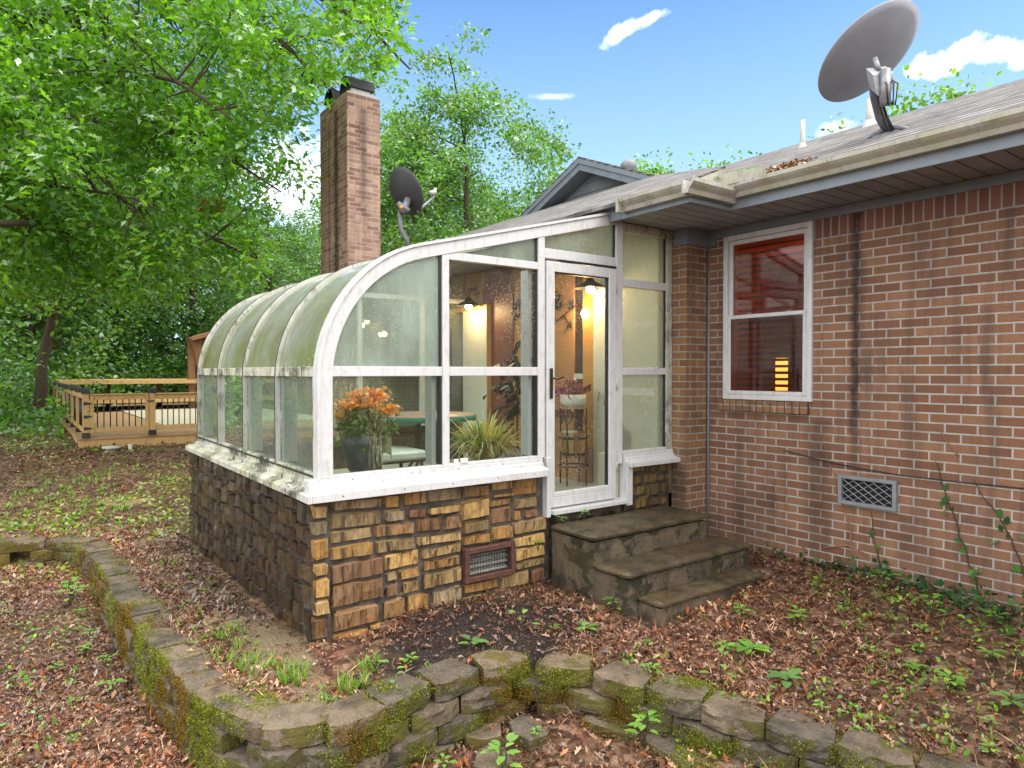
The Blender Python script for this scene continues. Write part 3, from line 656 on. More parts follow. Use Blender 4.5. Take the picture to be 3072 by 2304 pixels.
# crawl-space vent
v = MB(); vx0, vx1, vz0, vz1 = -2.867, -2.418, .735, .968; yv = YW - .045
frame_y(v, vx0, vx1, vz0, vz1, .028, yv, YW - .002); vo = v.build('crawl_vent', M['ventgrey'], house, .003)
MB().box((vx0 + .029, YW - .012, vz0 + .029), (vx1 - .029, YW - .004, vz1 - .029)).build('void', M['dark'], vo)
gr = MB(); wi, he = vx1 - vx0 - .056, vz1 - vz0 - .056
for k in range(-4, 8):
    for sg in (1, -1):
        xa = k * wi / 5; pts = []
        for tt in (0, 1):
            pts.append((xa + (tt if sg > 0 else 1 - tt) * he * 1.5, tt * he))
        (xa, za), (xb, zb) = pts
        def clip(xa, za, xb, zb):
            t0, t1 = 0., 1.; dx = xb - xa
            for lo, hi in ((0, wi),):
                ts = sorted(((lo - xa) / dx, (hi - xa) / dx)); t0 = max(t0, ts[0]); t1 = min(t1, ts[1])
            return None if t0 >= t1 else ((xa + dx * t0, za + (zb - za) * t0), (xa + dx * t1, za + (zb - za) * t1))
        c = clip(xa, za, xb, zb)
        if c: gr.tube([(vx0 + .028 + c[0][0], yv + .014 + .002 * sg, vz0 + .028 + c[0][1]), (vx0 + .028 + c[1][0], yv + .014 + .002 * sg, vz0 + .028 + c[1][1])], .0036, 4)
gr.build('mesh_grille', M['galv'], vo)
# chimney
ch = MB(); CX0, CX1, CY0, CY1, CZ = -11.68, -10.5, 4.42, 5.0, 6.33
ch.box((CX0, CY0, -.3), (CX1, CY1, CZ)); ch = ch.build('chimney', M['chimbrick'], house)
MB().box((CX0 + .02, CY0 + .02, CZ + .001), (CX1 - .02, CY1 - .02, CZ + .03)).build('crown', M['pvc'], ch)
for (cx, cyy) in ((-10.80, 4.72), (-11.45, 4.70)):
    b = MB(); b.box((cx - .15, cyy - .17, CZ + .031), (cx + .17, cyy + .17, CZ + .14)); b.build('flue_liner', M['white'], ch)
    hd = MB(); prof = []
    for k in range(9):
        a = math.pi * k / 8; prof.append((cx + .02 + .2 * math.cos(a) * (1.0), CZ + .145 + .22 * math.sin(a)))
    pin = [(cx + .02 + (x - cx - .02) * .93, CZ + .13 + (z - CZ - .13) * .93) for x, z in prof]
    for k in range(8): hd.prism([prof[k], prof[k + 1], pin[k + 1], pin[k]], 'y', cyy - .23, cyy + .23)
    hd.prism([(cx - .18, CZ + .1405), (cx + .22, CZ + .1405), (cx + .22, CZ + .16), (cx - .18, CZ + .16)], 'y', cyy - .22, cyy + .22)
    hd.build('flue_hood', M['capblack'], ch, .004)

# ------------------------------------------------------------------ sunroom
sr = thing('sunroom', 'white framed curved glass sunroom lean-to on a wet dark stone base', 'sunroom', (-6.0, 3.3, 0))
BAY = .8982; XE = XF - 4 * BAY; ZSL = .955
def guillotine(y0, y1, z0, z1, rng, out, mw=.46, mh=.175):
    w, h = y1 - y0, z1 - z0
    if w <= mw and h <= mh and not (w > .2 and rng.random() < .18): out.append((y0, y1, z0, z1)); return
    if w / mw > h / mh or (w / mw > .9 and rng.random() < .35):
        k = y0 + w * rng.uniform(.36, .64); guillotine(y0, k, z0, z1, rng, out, mw, mh); guillotine(k, y1, z0, z1, rng, out, mw, mh)
    else:
        k = z0 + h * rng.uniform(.4, .6); guillotine(y0, y1, z0, k, rng, out, mw, mh); guillotine(y0, y1, k, z1, rng, out, mw, mh)
PAL = [(.46, .27, .085), (.40, .22, .07), (.34, .19, .07), (.52, .33, .12), (.27, .15, .07), (.30, .21, .10), (.22, .12, .065), (.42, .28, .12), (.30, .23, .13), (.36, .25, .12)]
def stones(mb, rects, P, rng, k=1.0, pal=PAL, gap=.0065, dep=.05):
    """rough ashlar faces; P(u, v, d) maps wall coordinates to the world, d = how far the stone stands out"""
    for (u0, u1, v0, v1) in rects:
        c = pal[rng.randrange(len(pal))]; b = rng.uniform(.65, 1.15) * k; mb.cur = tuple(x * b for x in c)
        g = gap * rng.uniform(.7, 1.5); u0 += g; u1 -= g; v0 += g; v1 -= g
        nu = max(3, int((u1 - u0) / .035)); nv = max(3, int((v1 - v0) / .035)); D = rng.uniform(.018, .042); sx = rng.uniform(-.01, .01); sv = rng.uniform(-.008, .008); sd = rng.uniform(0, 90)
        jit = [rng.uniform(-.015, .015) for _ in range(8)]
        vs = []; fs = []
        for j in range(nv + 1):
            for i in range(nu + 1):
                a, b2 = i / nu, j / nv
                du = (1 - a) * (1 - b2) * jit[0] + a * (1 - b2) * jit[1] + a * b2 * jit[2] + (1 - a) * b2 * jit[3]
                dv = (1 - a) * (1 - b2) * jit[4] + a * (1 - b2) * jit[5] + a * b2 * jit[6] + (1 - a) * b2 * jit[7]
                uu, vv = u0 + (u1 - u0) * a + du, v0 + (v1 - v0) * b2 + dv
                edge = min(i, nu - i, j, nv - j)
                nz = noise.noise(Vector((uu * 9 + sd, vv * 9, sd))) * .020 + noise.noise(Vector((uu * 30, vv * 30, sd))) * .010
                d = D + sx * (a - .5) * 2 + sv * (b2 - .5) * 2 + nz
                if edge == 0: d = -.012; uu += noise.noise(Vector((uu * 30, vv * 30, 3))) * .006; vv += noise.noise(Vector((uu * 30, vv * 30, 9))) * .006
                elif edge == 1:
                    d -= .004
                    # pull the second ring out to the rim so the edges are crisp, not pillowy
                    if i == 1: uu -= (u1 - u0) / nu * .62
                    if i == nu - 1: uu += (u1 - u0) / nu * .62
                    if j == 1: vv -= (v1 - v0) / nv * .62
                    if j == nv - 1: vv += (v1 - v0) / nv * .62
                vs.append(P(uu, vv, d))
        for j in range(nv):
            for i in range(nu): fs.append((j * (nu + 1) + i, j * (nu + 1) + i + 1, (j + 1) * (nu + 1) + i + 1, (j + 1) * (nu + 1) + i))
        mb.add(vs, fs)
    mb.cur = None
rg = random.Random(11)
VY0, VY1, VZ0, VZ1 = 2.738, 3.216, .195, .462
st = MB(); rects = []
for (a, b, c, d) in ((1.70, VY0, .52, .945), (1.70, VY0, -.12, .52), (VY0, VY1, VZ1, .945), (VY0, 3.55, -.12, VZ0), (VY1, 3.55, VZ0, .60), (VY1, 3.47, .60, .945)): guillotine(a, b, c, d, rg, rects)
z = -.12                                                    # corner stones, seen on both faces
while z < .94:
    h = min(rg.uniform(.09, .17), .945 - z); rects.append((1.575, 1.70 if rg.random() < .6 else 1.70, z, z + h)); z += h
stones(st, rects, lambda u, v, d: (XF - .03 + d, u, v), rg, 1.0)
fw_ = st.build('stone_wall', M['stone'], sr)
fw_['label'] = 'golden brown front stone wall streaked with water'
m = MB(); m.box((XF - .25, 1.60, -.3), (XF - .032, VY0, ZSL - .01)); m.box((XF - .25, VY0, -.3), (XF - .032, VY1, VZ0)); m.box((XF - .25, VY0, VZ1), (XF - .032, VY1, ZSL - .01)); m.box((XF - .25, VY1, -.3), (XF - .032, 3.60, ZSL - .01)) 
m.build('mortar_bed', M['mortar'], sr)
m = MB(); m.box((XF - .30, 3.602, -.3), (XF - .05, 4.52, .60)); m.build('door_footing', M['stepside'], sr)
rects = []; guillotine(4.50, 5.09, .02, .96, rg, rects, .30, .16)
st = MB(); stones(st, rects, lambda u, v, d: (XF - .03 + d, u, v), rg, .8, [(.26, .19, .07), (.30, .20, .07), (.20, .15, .06), (.16, .11, .05)]); st.build('stone_wall', M['stone'], sr)
m = MB(); m.box((XF - .25, 4.522, -.3), (XF - .032, 5.095, .97)); m.build('mortar_bed', M['mortar'], sr)
rects = []; XL = XE - .22
zz = -.30
xs = [XF - .03, XF - .9, XF - 1.9, XF - 2.9, XL]
for i in range(4): guillotine(xs[i + 1], xs[i], -.32, .945, rg, rects, .30, .20)
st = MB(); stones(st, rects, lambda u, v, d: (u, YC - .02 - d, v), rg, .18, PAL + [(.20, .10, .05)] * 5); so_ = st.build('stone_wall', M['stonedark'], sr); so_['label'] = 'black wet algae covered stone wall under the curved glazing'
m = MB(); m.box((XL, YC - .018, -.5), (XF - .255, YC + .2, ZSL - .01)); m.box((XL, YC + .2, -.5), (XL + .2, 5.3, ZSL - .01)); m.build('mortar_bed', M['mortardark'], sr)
# foundation vent
v = MB()
def frame_x(mb, y0, y1, z0, z1, wd, x0, x1, wt=None):
    wt = wt or wd
    mb.box((x0, y0, z0), (x1, y0 + wd, z1)); mb.box((x0, y1 - wd, z0), (x1, y1, z1))
    mb.box((x0, y0 + wd, z0), (x1, y1 - wd, z0 + wt)); mb.box((x0, y0 + wd, z1 - wt), (x1, y1 - wd, z1))
frame_x(v, VY0 + .004, VY1 - .004, VZ0 + .004, VZ1 - .004, .04, XF - .05, XF + .03); vo = v.build('foundation_vent', M['rust'], sr, .004)
v = MB(); ya, yb_, za, zb = VY0 + .044, VY1 - .044, VZ0 + .044, VZ1 - .044
for k in range(15): v.tube([(XF - .006, ya + (k + .5) * (yb_ - ya) / 15, za), (XF - .006, ya + (k + .5) * (yb_ - ya) / 15, zb)], .0024, 4)
for k in range(7): v.tube([(XF - .002, ya, za + (k + .5) * (zb - za) / 7), (XF - .002, yb_, za + (k + .5) * (zb - za) / 7)], .0024, 4)
v.build('wire_grille', M['black'], vo)
v = MB()
for k in range(4):
    zq = za + (k + .15) * (zb - za) / 4; v.add([(XF - .03, ya, zq), (XF - .03, yb_, zq), (XF - .07, yb_, zq + .035), (XF - .07, ya, zq + .035)], [(0, 1, 2, 3)])
v.build('louver', M['louver'], vo)
MB().box((XF - .12, ya - .02, za - .02), (XF - .09, yb_ + .02, zb + .02)).build('void', M['dark'], vo)
# sills
s = MB(); s.prism([(XF + .075, ZSL), (XF + .095, ZSL), (XF + .095, ZSL + .055), (XF + .055, ZSL + .07), (XF + .03, ZSL + .075), (XF + .03, ZSL + .105), (XF + .015, ZSL + .105), (XF + .015, ZSL + .138), (XF - .06, ZSL + .138), (XF - .06, ZSL)], 'y', 1.545, 3.50)
s.build('sill', M['white'], sr, .003)
s = MB(); s.prism([(1.515, ZSL), (1.515, ZSL + .045), (1.56, ZSL + .062), (1.60, ZSL + .066), (1.60, ZSL + .10), (1.625, ZSL + .104), (1.625, ZSL + .136), (1.70, ZSL + .136), (1.70, ZSL)], 'x', XE - .13, XF - .062)
s.build('sill', M['mold'], sr, .003)
MB().box((XE - .10, 1.620, ZSL + .1365), (XF - .062, 1.6255, ZSL + .150)).build('gasket', M['black'], sr)
s = MB(); s.box((XF - .0605, 1.515, ZSL - .001), (XF + .094, 1.544, ZSL + .05)); s.build('sill_corner', M['white'], sr, .003)
s = MB(); s.prism([(XF + .085, .945), (XF + .105, .945), (XF + .105, .985), (XF + .03, 1.0), (XF + .03, 1.025), (XF + .012, 1.025), (XF + .012, 1.062), (XF - .06, 1.062), (XF - .06, .945)], 'y', 4.44, 5.19)
s.build('sill', M['white'], sr, .003)
for yy in (1.75, 2.2, 2.59, 3.0, 3.35):
    MB().tube([(XF + .0945, yy, ZSL + .03), (XF + .0965, yy, ZSL + .03)], .006, 6).build('screw', M['steelgrey'], sr); MB().tube([(XF + .0145, yy + .1, ZSL + .122), (XF + .0165, yy + .1, ZSL + .122)], .005, 6).build('screw', M['steelgrey'], sr)
# curved profile
RC = 1.0; ZC = 1.736; YO = 1.63; SLP = .254; AL = math.atan(SLP)
def profile(off, z0=1.09, yend=4.40):
    pts = [(YO + off, z0)]
    n = 16
    for k in range(n + 1):
        a = math.pi - (math.pi / 2 - AL) * k / n
        pts.append((YO + RC + (RC - off) * math.cos(a), ZC + (RC - off) * math.sin(a)))
    nrm = (math.sin(AL), -math.cos(AL))
    ly, lz = yend, 3.21 - SLP * (4.371 - yend)
    pts.append((ly + nrm[0] * off, lz + nrm[1] * off)); return pts
def strip(mb, o0, o1, x0, x1, z0=1.09, yend=4.40):
    a = profile(o0, z0, yend); b = profile(o1, z0, yend)
    for k in range(len(a) - 1): mb.prism([a[k], a[k + 1], b[k + 1], b[k]], 'x', x0, x1)
def strip1(mb, o0, o1, x0, x1, z0=1.09, yend=4.40):
    a = profile(o0, z0, yend); b = profile(o1, z0, yend); n = len(a)
    vs = [(x0, *p) for p in a] + [(x0, *p) for p in b] + [(x1, *p) for p in a] + [(x1, *p) for p in b]
    fs = []
    for k in range(n - 1):
        fs += [(k, k + 1, n + k + 1, n + k), (2 * n + k, 3 * n + k, 3 * n + k + 1, 2 * n + k + 1), (k, 2 * n + k, 2 * n + k + 1, k + 1), (n + k, n + k + 1, 3 * n + k + 1, 3 * n + k)]
    fs += [(0, n, 3 * n, 2 * n), (n - 1, 3 * n - 1, 4 * n - 1, 2 * n - 1) if False else (n - 1, 3 * n - 1, 4 * n - 1, 2 * n - 1)]
    mb.add(vs, fs)
r = MB(); strip1(r, .0, .088, XF - .055, XF + .005, ZSL + .139); r.build('gable_rib', M['white'], sr, .003)
r = MB(); strip1(r, -.022, .0 - .001, XF - .06, XF + .018, ZSL + .139); r.build('rib_cap', M['white'], sr)
r = MB(); strip1(r, -.02, .03, XF - .075, XF - .0625, ZSL + .137); r.build('rib_gasket', M['mold'], sr)
for k in range(1, 5):
    x = XF - k * BAY
    r = MB(); strip1(r, -.012, .022, x - .013, x + .013, ZSL + .137); ro = r.build('rib', M['moldlite'], sr)
    g = MB(); strip1(g, -.016, -.0125, x - .006, x + .004, ZSL + .137); g.build('rib_gasket', M['black'], ro)
for k in range(4):
    x1 = XF - k * BAY - (.076 if k == 0 else .019); x0 = XF - (k + 1) * BAY + .019
    t = MB(); t.prism([(YO - .012, 1.768), (YO - .012, 1.838), (YO + .07, 1.838), (YO + .07, 1.768)], 'x', x0, x1); t.build('side_transom', M['mold'], sr, .003)
    t = MB(); t.box((x0, YO - .004, ZSL + .137), (x1, YO + .06, ZSL + .165)); t.build('side_transom', M['mold'], sr, .003)
    pa = MB(); pa.quad((x0, YO + .02, ZSL + .165), (x1, YO + .02, ZSL + .165), (x1, YO + .02, 1.768), (x0, YO + .02, 1.768)); pa.build('pane', M['glass_side'], sr)
    prf = [p for p in profile(.012, 1.838) if p[1] > 1.838 or p[0] > 1.7]
    prf = [(YO + .012, 1.8385)] + prf
    top = prf[-2:]; prf = prf[:-1]
    pa = MB(); pa.quad((x0, *top[0]), (x1, *top[0]), (x1, *top[1]), (x0, *top[1])); pa.build('roof_pane', M['glass_clear'], sr)
    pa = MB(); n = len(prf)
    pa.add([(x0, *p) for p in prf] + [(x1, *p) for p in prf], [(i, i + n, i + n + 1, i + 1) for i in range(n - 1)], True); pa.build('curved_pane', M['glass_algae'], sr)
    # white inner jamb seen through the lower pane
    t = MB(); t.box((x0 + .001, YO + .03, ZSL + .166), (x0 + .06, YO + .13, 1.767)); t.build('inner_post', M['white'], sr)
# front frame: posts, transoms, panes
def topz(y, off=.088):
    pr = profile(off)
    for (a, b), (c, d) in zip(pr, pr[1:]):
        if a <= y <= c and c > a: return b + (d - b) * (y - a) / (c - a)
    return pr[-1][1]
ZSI = ZSL + .1385
px = XF + .002
for (y0, y1, z0) in ((2.562, 2.621, ZSI), (3.464, 3.532, ZSI), (4.347, 4.432, .975)):
    p = MB(); za, zb = topz(y0) - .001, topz(y1) - .001
    if y0 > 4: za = zb = 3.139
    p.prism([(y0, z0), (y1, z0), (y1, zb), (y0, za)], 'x', XF - .06, px); po = p.build('post', M['white'], sr, .003)
p = MB(); p.box((XF - .06, 5.02, 1.063), (px, 5.097, 3.138)); p.build('post', M['moldlite'], sr, .003)
p = MB(); p.box((XF - .058, 4.433, 3.06), (px - .002, 5.019, 3.138)); p.build('head_rail', M['moldlite'], sr, .003)
def tr(y0, y1, z0, z1, mat='white', nm='transom'):
    t = MB(); t.box((XF - .056, y0, z0), (px - .003, y1, z1)); return t.build(nm, M[mat], sr, .003)
ZT0, ZT1 = 1.770, 1.838
tr(1.718, 2.561, ZT0, ZT1); tr(2.622, 3.463, ZT0, ZT1); tr(4.433, 5.019, ZT0 + .003, ZT1 - .005)
tr(2.622, 3.463, 2.632, 2.692); tr(3.533, 4.346, 2.735, 2.815); tr(4.433, 5.019, 2.565, 2.638)
tr(1.718, 2.561, ZSI, ZSI + .022, nm='bottom_rail'); tr(2.622, 3.463, ZSI, ZSI + .022, nm='bottom_rail'); tr(4.433, 5.019, 1.0625, 1.085, nm='bottom_rail')
def pane(poly, mat, x=XF - .025, nm='pane'):
    p = MB(); p.add([(x, y, z) for y, z in poly], [tuple(range(len(poly)))]); return p.build(nm, M[mat], sr)
pr = [(y, z) for y, z in profile(.09) if z > ZT1 and y < 2.56]
pane([(1.72, ZT1)] + [p for p in pr if p[0] >= 1.7] + [(2.561, topz(2.561)), (2.561, ZT1)], 'glass_fog', nm='curved_end_pane')
pane([(1.718, ZSI + .02), (2.562, ZSI + .02), (2.562, ZT0), (1.718, ZT0)], 'glass_streak')
pane([(2.62, ZSI + .02), (3.464, ZSI + .02), (3.464, ZT0), (2.62, ZT0)], 'glass_clear')
pane([(2.62, ZT1), (3.464, ZT1), (3.464, 2.633), (2.62, 2.633)], 'glass_drop')
pane([(2.70, 2.69), (3.464, 2.69), (3.464, topz(3.464)), (2.70, topz(2.70))], 'glass_top')
pane([(3.532, 2.815), (4.347, 2.815), (4.347, 3.12), (3.532, topz(3.532))], 'glass_top')
pane([(4.432, 1.085), (5.02, 1.085), (5.02, ZT0), (4.432, ZT0)], 'glass_panel'); pane([(4.432, ZT1), (5.02, ZT1), (5.02, 2.565), (4.432, 2.565)], 'glass_panel'); pane([(4.432, 2.638), (5.02, 2.638), (5.02, 3.06), (4.432, 3.06)], 'glass_panel')
# dark glazing gaskets beside the posts (inner edges of the double glazing)
for (y, z0, z1) in ((2.555, ZSI + .022, ZT0), (2.555, ZT1, 2.66), (3.457, ZSI + .022, ZT0), (3.457, ZT1, 2.632), (3.457, 2.692, 2.90), (4.340, 2.816, 3.10), (5.010, 1.086, ZT0), (5.010, ZT1, 2.565), (5.010, 2.638, 3.06)):
    t = MB(); t.box((XF - .054, y - .012, z0 + .001), (XF - .012, y + .006, z1 - .001)); t.build('gasket', M['black'], sr)
for (y0, y1, z0, z1) in ((2.505, 2.540, ZSI + .022, ZT0), (2.505, 2.540, ZT1, 2.62), (3.405, 3.442, ZSI + .022, ZT0), (3.405, 3.442, ZT1, 2.63), (1.72, 1.745, ZSI + .022, ZT0)):
    t = MB(); t.box((XF - .16, y0, z0), (XF - .062, y1, z1)); t.build('inner_post', M['white'], sr)
# trim beside the door, kick plate, small latch and screws
t = MB(); t.box((XF - .04, 4.433, .60), (XF + .065, 4.50, .944)); t.build('door_jamb_trim', M['white'], sr, .004)
t = MB(); t.box((XF - .04, 3.533, .60), (XF + .03, 3.575, ZSI)); t.build('door_jamb_trim', M['white'], sr, .004)
t = MB(); t.box((XF - .06, 3.576, .622), (XF + .075, 4.432, .66)); t.build('threshold', M['white'], sr, .004)
t = MB(); t.box((XF - .01, 2.66, ZSI + .022), (XF - .0005, 2.70, ZSI + .052)); t.box((XF - .012, 2.72, ZSI + .022), (XF + .012, 2.775, ZSI + .055)); t.build('latch', M['whitepot'], sr, .003)
# door
dy0, dy1, dz0, dz1 = 3.545, 4.340, .672, 2.712
d = MB(); frame_x(d, dy0, dy1, dz0, dz1, .085, XF - .035, XF + .012, .085); d.box((XF - .035, dy0 + .085, dz0 + .0855), (XF + .011, dy1 - .085, dz0 + .125)); dr = d.build('door', M['white'], sr, .004)
d = MB(); d.add([(XF - .012, dy0 + .085, dz0 + .125), (XF - .012, dy1 - .085, dz0 + .125), (XF - .012, dy1 - .085, dz1 - .085), (XF - .012, dy0 + .085, dz1 - .085)], [(0, 1, 2, 3)]); d.build('pane', M['glass_drop'], dr)
d = MB(); d.box((XF - .033, dy1 - .097, dz0 + .126), (XF - .002, dy1 - .086, dz1 - .086)); d.box((XF - .033, dy0 + .086, dz1 - .094), (XF - .002, dy1 - .098, dz1 - .0855)); d.build('gasket', M['black'], dr)
d = MB(); d.box((XF + .013, dy0 + .026, 1.58), (XF + .024, dy0 + .056, 1.83)); d.tube([(XF + .02, dy0 + .04, 1.745), (XF + .06, dy0 + .042, 1.748)], .011, 8)
d.tube([(XF + .06, dy0 + .04, 1.748), (XF + .062, dy0 + .08, 1.742), (XF + .06, dy0 + .12, 1.758), (XF + .056, dy0 + .155, 1.752)], [.011, .010, .008, .006], 8); d.build('handle', M['handle'], dr, .002)
for zz in (.95, 1.69, 2.55):
    d = MB(); d.tube([(XF + .016, dy1 + .004, zz - .05), (XF + .016, dy1 + .004, zz + .05)], .007, 8); d.build('hinge', M['moldlite'], dr)
d = MB(); d.box((XF - .05, 3.70, 2.716), (XF + .014, 4.34, 2.733)); d.build('door_closer_shadow_strip', M['black'], sr); bpy.data.objects['door_closer_shadow_strip'].name = 'door_shadow_strip'  # black strip painted in for the shadow line above the door
# far gable of the sunroom (glazed the same way), rafters over the flat part and the floor
r = MB()
for (y0, y1) in ((2.56, 2.62), (3.46, 3.52), (4.33, 4.40)): r.box((XE - .02, y0, ZSI), (XE + .018, y1, topz(y0) - .02))
for zz in (1.77, 2.73): r.box((XE - .019, 1.72 if zz < 2 else 2.62, zz), (XE + .017, 5.05, zz + .06))
r.build('end_frame', M['white'], sr)
prf = profile(.07, ZSI); pe = MB(); pe.add([(XE - .005, y, z) for y, z in prf] + [(XE - .005, 5.09, 3.10), (XE - .005, 5.09, ZSI)], [tuple(range(len(prf) + 2))]); pe.build('end_pane', M['glass_side'], sr)
fl = MB(); fl.box((XE + .02, YC + .06, .5), (XF - .06, YH + .02, .62)); fl.build('floor', M['floor'], sr)
# inside of the house wall at the back of the sunroom
bk = MB()
def wallp(nm, x0, x1, y, z0, z1, mat, yb=5.6):
    b = MB(); b.box((x0, y, z0), (x1, yb, z1)); return b.build(nm, M[mat], sr)
wallp('back_wall', -5.317, XF - .08, 4.985, .62, 3.138, 'pale'); wallp('back_wall', -7.90, -7.33, 4.98, .62, 2.62, 'pale'); wallp('trim_glow_board', -8.3, -7.331, 4.982, 2.621, 2.68, 'trimglow')
wallp('trim_glow_board', -7.329, -7.327, 4.99, .62, 2.62, 'trimglow', 5.05)  # thin sheet: the lamp's orange glow on the pillar side, painted as colour
wallp('wood_panel', -7.50, -6.856, 5.055, .62, 3.138, 'brown'); wallp('panelled_wall', -6.855, -5.737, 5.075, .62, 3.138, 'tan'); wallp('trim_glow_board', -5.50, -5.318, 5.0, .62, 3.138, 'trimglow')
wallp('dark_window', -5.736, -5.501, 5.10, .62, 3.138, 'darkwin'); wallp('window_rail', -5.735, -5.502, 5.08, 1.72, 1.78, 'white', 5.099); wallp('dark_window', -8.3, -7.901, 5.05, .62, 2.62, 'darkwin'); wallp('back_wall', -8.3, -7.501, 5.04, 2.681, 3.138, 'tan')
wallp('wood_step', -7.3, -5.33, 4.93, .62, 1.0, 'tan', 4.979); wallp('skirting', -6.85, -5.74, 5.06, 1.28, 1.36, 'brown', 5.074)
wallp('ledge', XF - .32, XF - .062, 4.44, .621, 1.04, 'pale', 4.98)

# ------------------------------------------------------------------ things inside the sunroom
def wall_lamp(x, y, z, label, wide=.17):
    t = thing('wall_lamp', label, 'lamp', (x, y, z), 0, 'lit wall lamps in the sunroom')
    b = MB(); b.lathe((x, y, z), [(wide, 0), (wide * .75, .03), (.05, .075), (.03, .11), (.0, .115)], 18, False); b.build('lamp_shade', M['black'], t)
    b = MB(); b.lathe((x, y, z - .05), [(0, 0), (.035, .012), (.048, .045), (.03, .08)], 14, False); b.build('bulb', M['bulb'], t)
    b = MB(); b.tube([(x, y, z + .11), (x, y + .03, z + .2), (x, y + .12, z + .24), (x + .02, 4.985, z + .16)], .009, 6)
    for sx in (-1, 1): b.tube([(x, y + .1, z + .22), (x + sx * .08, y + .06, z + .25), (x + sx * .14, y + .05, z + .18), (x + sx * .12, y + .05, z + .12), (x + sx * .07, y + .05, z + .15)], .007, 5)
    b.build('bracket', M['iron'], t); return t
wall_lamp(-7.52, 4.83, 2.66, 'lit black wall lamp before the pale pillar, seen through the window left of the door'); wall_lamp(-5.20, 4.83, 2.66, 'brightest lit wall lamp behind the upper right of the glass door')
t = thing('globe_lamp', 'bare lit globe lamp below the wall lamp, by the dark strip behind the door', 'lamp', (-5.55, 5.0, 2.43))
MB().lathe((-5.48, 5.02, 2.38), [(0, 0), (.035, .015), (.05, .05), (.035, .085), (.02, .1)], 14, False).build('bulb', M['bulb'], t); MB().tube([(-5.48, 5.02, 2.48), (-5.48, 5.02, 2.55), (-5.48, 5.14, 2.58)], .012, 8).build('bracket', M['iron'], t)
point('wall_lamp_light', (-7.52, 4.78, 2.58), 7, (1, .62, .28)); point('wall_lamp_light', (-5.20, 4.76, 2.58), 8, (1, .58, .25)); point('globe_lamp_light', (-5.52, 4.93, 2.42), 5, (1, .58, .25))

def quads_to(V, n): return np.arange(len(V)).reshape(-1, n)
def leaves(C, N, size, aspect=.5, fold=.18, rng=RNG, shape='leaf', droop=0.0, roll=True, A=None):
    """C (n,3) leaf bases, N (n,3) leaf normals, A optional length direction -> vertices of 6-sided leaves"""
    n = len(C); N = N / np.linalg.norm(N, axis=1, keepdims=True)
    if A is None: A = rng.normal(size=(n, 3))
    A = A - N * np.sum(A * N, 1, keepdims=True); A /= np.linalg.norm(A, axis=1, keepdims=True) + 1e-9
    B = np.cross(N, A); s = np.asarray(size).reshape(-1, 1) * np.ones((n, 1))
    if shape == 'oak': T = [(0, 0, 0), (.28, .20, 1), (.38, .09, .5), (.55, .30, 1), (.68, .15, .6), (1.0, .06, .2), (1.0, -.06, .2), (.68, -.15, .6), (.55, -.30, 1), (.38, -.09, .5), (.28, -.20, 1)]
    elif shape == 'leaf': T = [(0, 0, 0), (.3, .26, 1), (.7, .22, .8), (1.0, 0, 0), (.7, -.22, .8), (.3, -.26, 1)]
    else: T = [(0, 0, 0), (.45, .3, 1), (1.0, 0, 0), (.45, -.3, 1)]
    V = np.empty((n, len(T), 3))
    for k, (a, b, f) in enumerate(T): V[:, k] = C + A * (a * s) + B * (b * s * aspect * 2) + N * ((fold * f * abs(b) * 2 - droop * a * a) * s)
    return V.reshape(-1, 3), np.arange(n * len(T)).reshape(n, len(T))
def tints(n, pal, rng=RNG, lo=.75, hi=1.2):
    p = np.array(pal); return p[rng.integers(0, len(p), n)] * rng.uniform(lo, hi, (n, 1))
def rnd_dir(n, rng=RNG, up=0.0):
    v = rng.normal(size=(n, 3)); v /= np.linalg.norm(v, axis=1, keepdims=True); v[:, 2] += up; return v / np.linalg.norm(v, axis=1, keepdims=True)
GREEN = [(.10, .20, .025), (.07, .16, .02), (.14, .25, .03), (.05, .12, .02)]
def blades(c, n, L, spread, droop, w=.012, rng=RNG, seg=4, pal=GREEN):
    """arching grass blades as quads, from a clump centre"""
    V = []; T = []
    for _ in range(n):
        a = rng.uniform(0, 2 * math.pi); l = L * rng.uniform(.55, 1.1); sp = spread * rng.uniform(.2, 1.0); b0 = np.array(c) + np.array([math.cos(a), math.sin(a), 0]) * rng.uniform(0, .25) * spread * .4
        dx = np.array([math.cos(a), math.sin(a), 0]); sd = np.array([-math.sin(a), math.cos(a), 0]) * w * rng.uniform(.6, 1.2); pts = []
        dr = droop * rng.uniform(.5, 1.3)
        for k in range(seg + 1):
            u_ = k / seg; pts.append(b0 + dx * sp * u_ + np.array([0, 0, 1]) * (l * u_ - dr * l * u_ ** 2.4))
        col = np.array(pal[rng.integers(0, len(pal))]) * rng.uniform(.75, 1.2)
        for k in range(seg):
            w0 = 1 - (k / seg) ** 2; w1 = 1 - ((k + 1) / seg) ** 2 + .02
            V += [pts[k] - sd * w0, pts[k] + sd * w0, pts[k + 1] + sd * w1, pts[k + 1] - sd * w1]; T.append(col)
    return np.array(V), np.arange(len(V)).reshape(-1, 4), np.array(T)

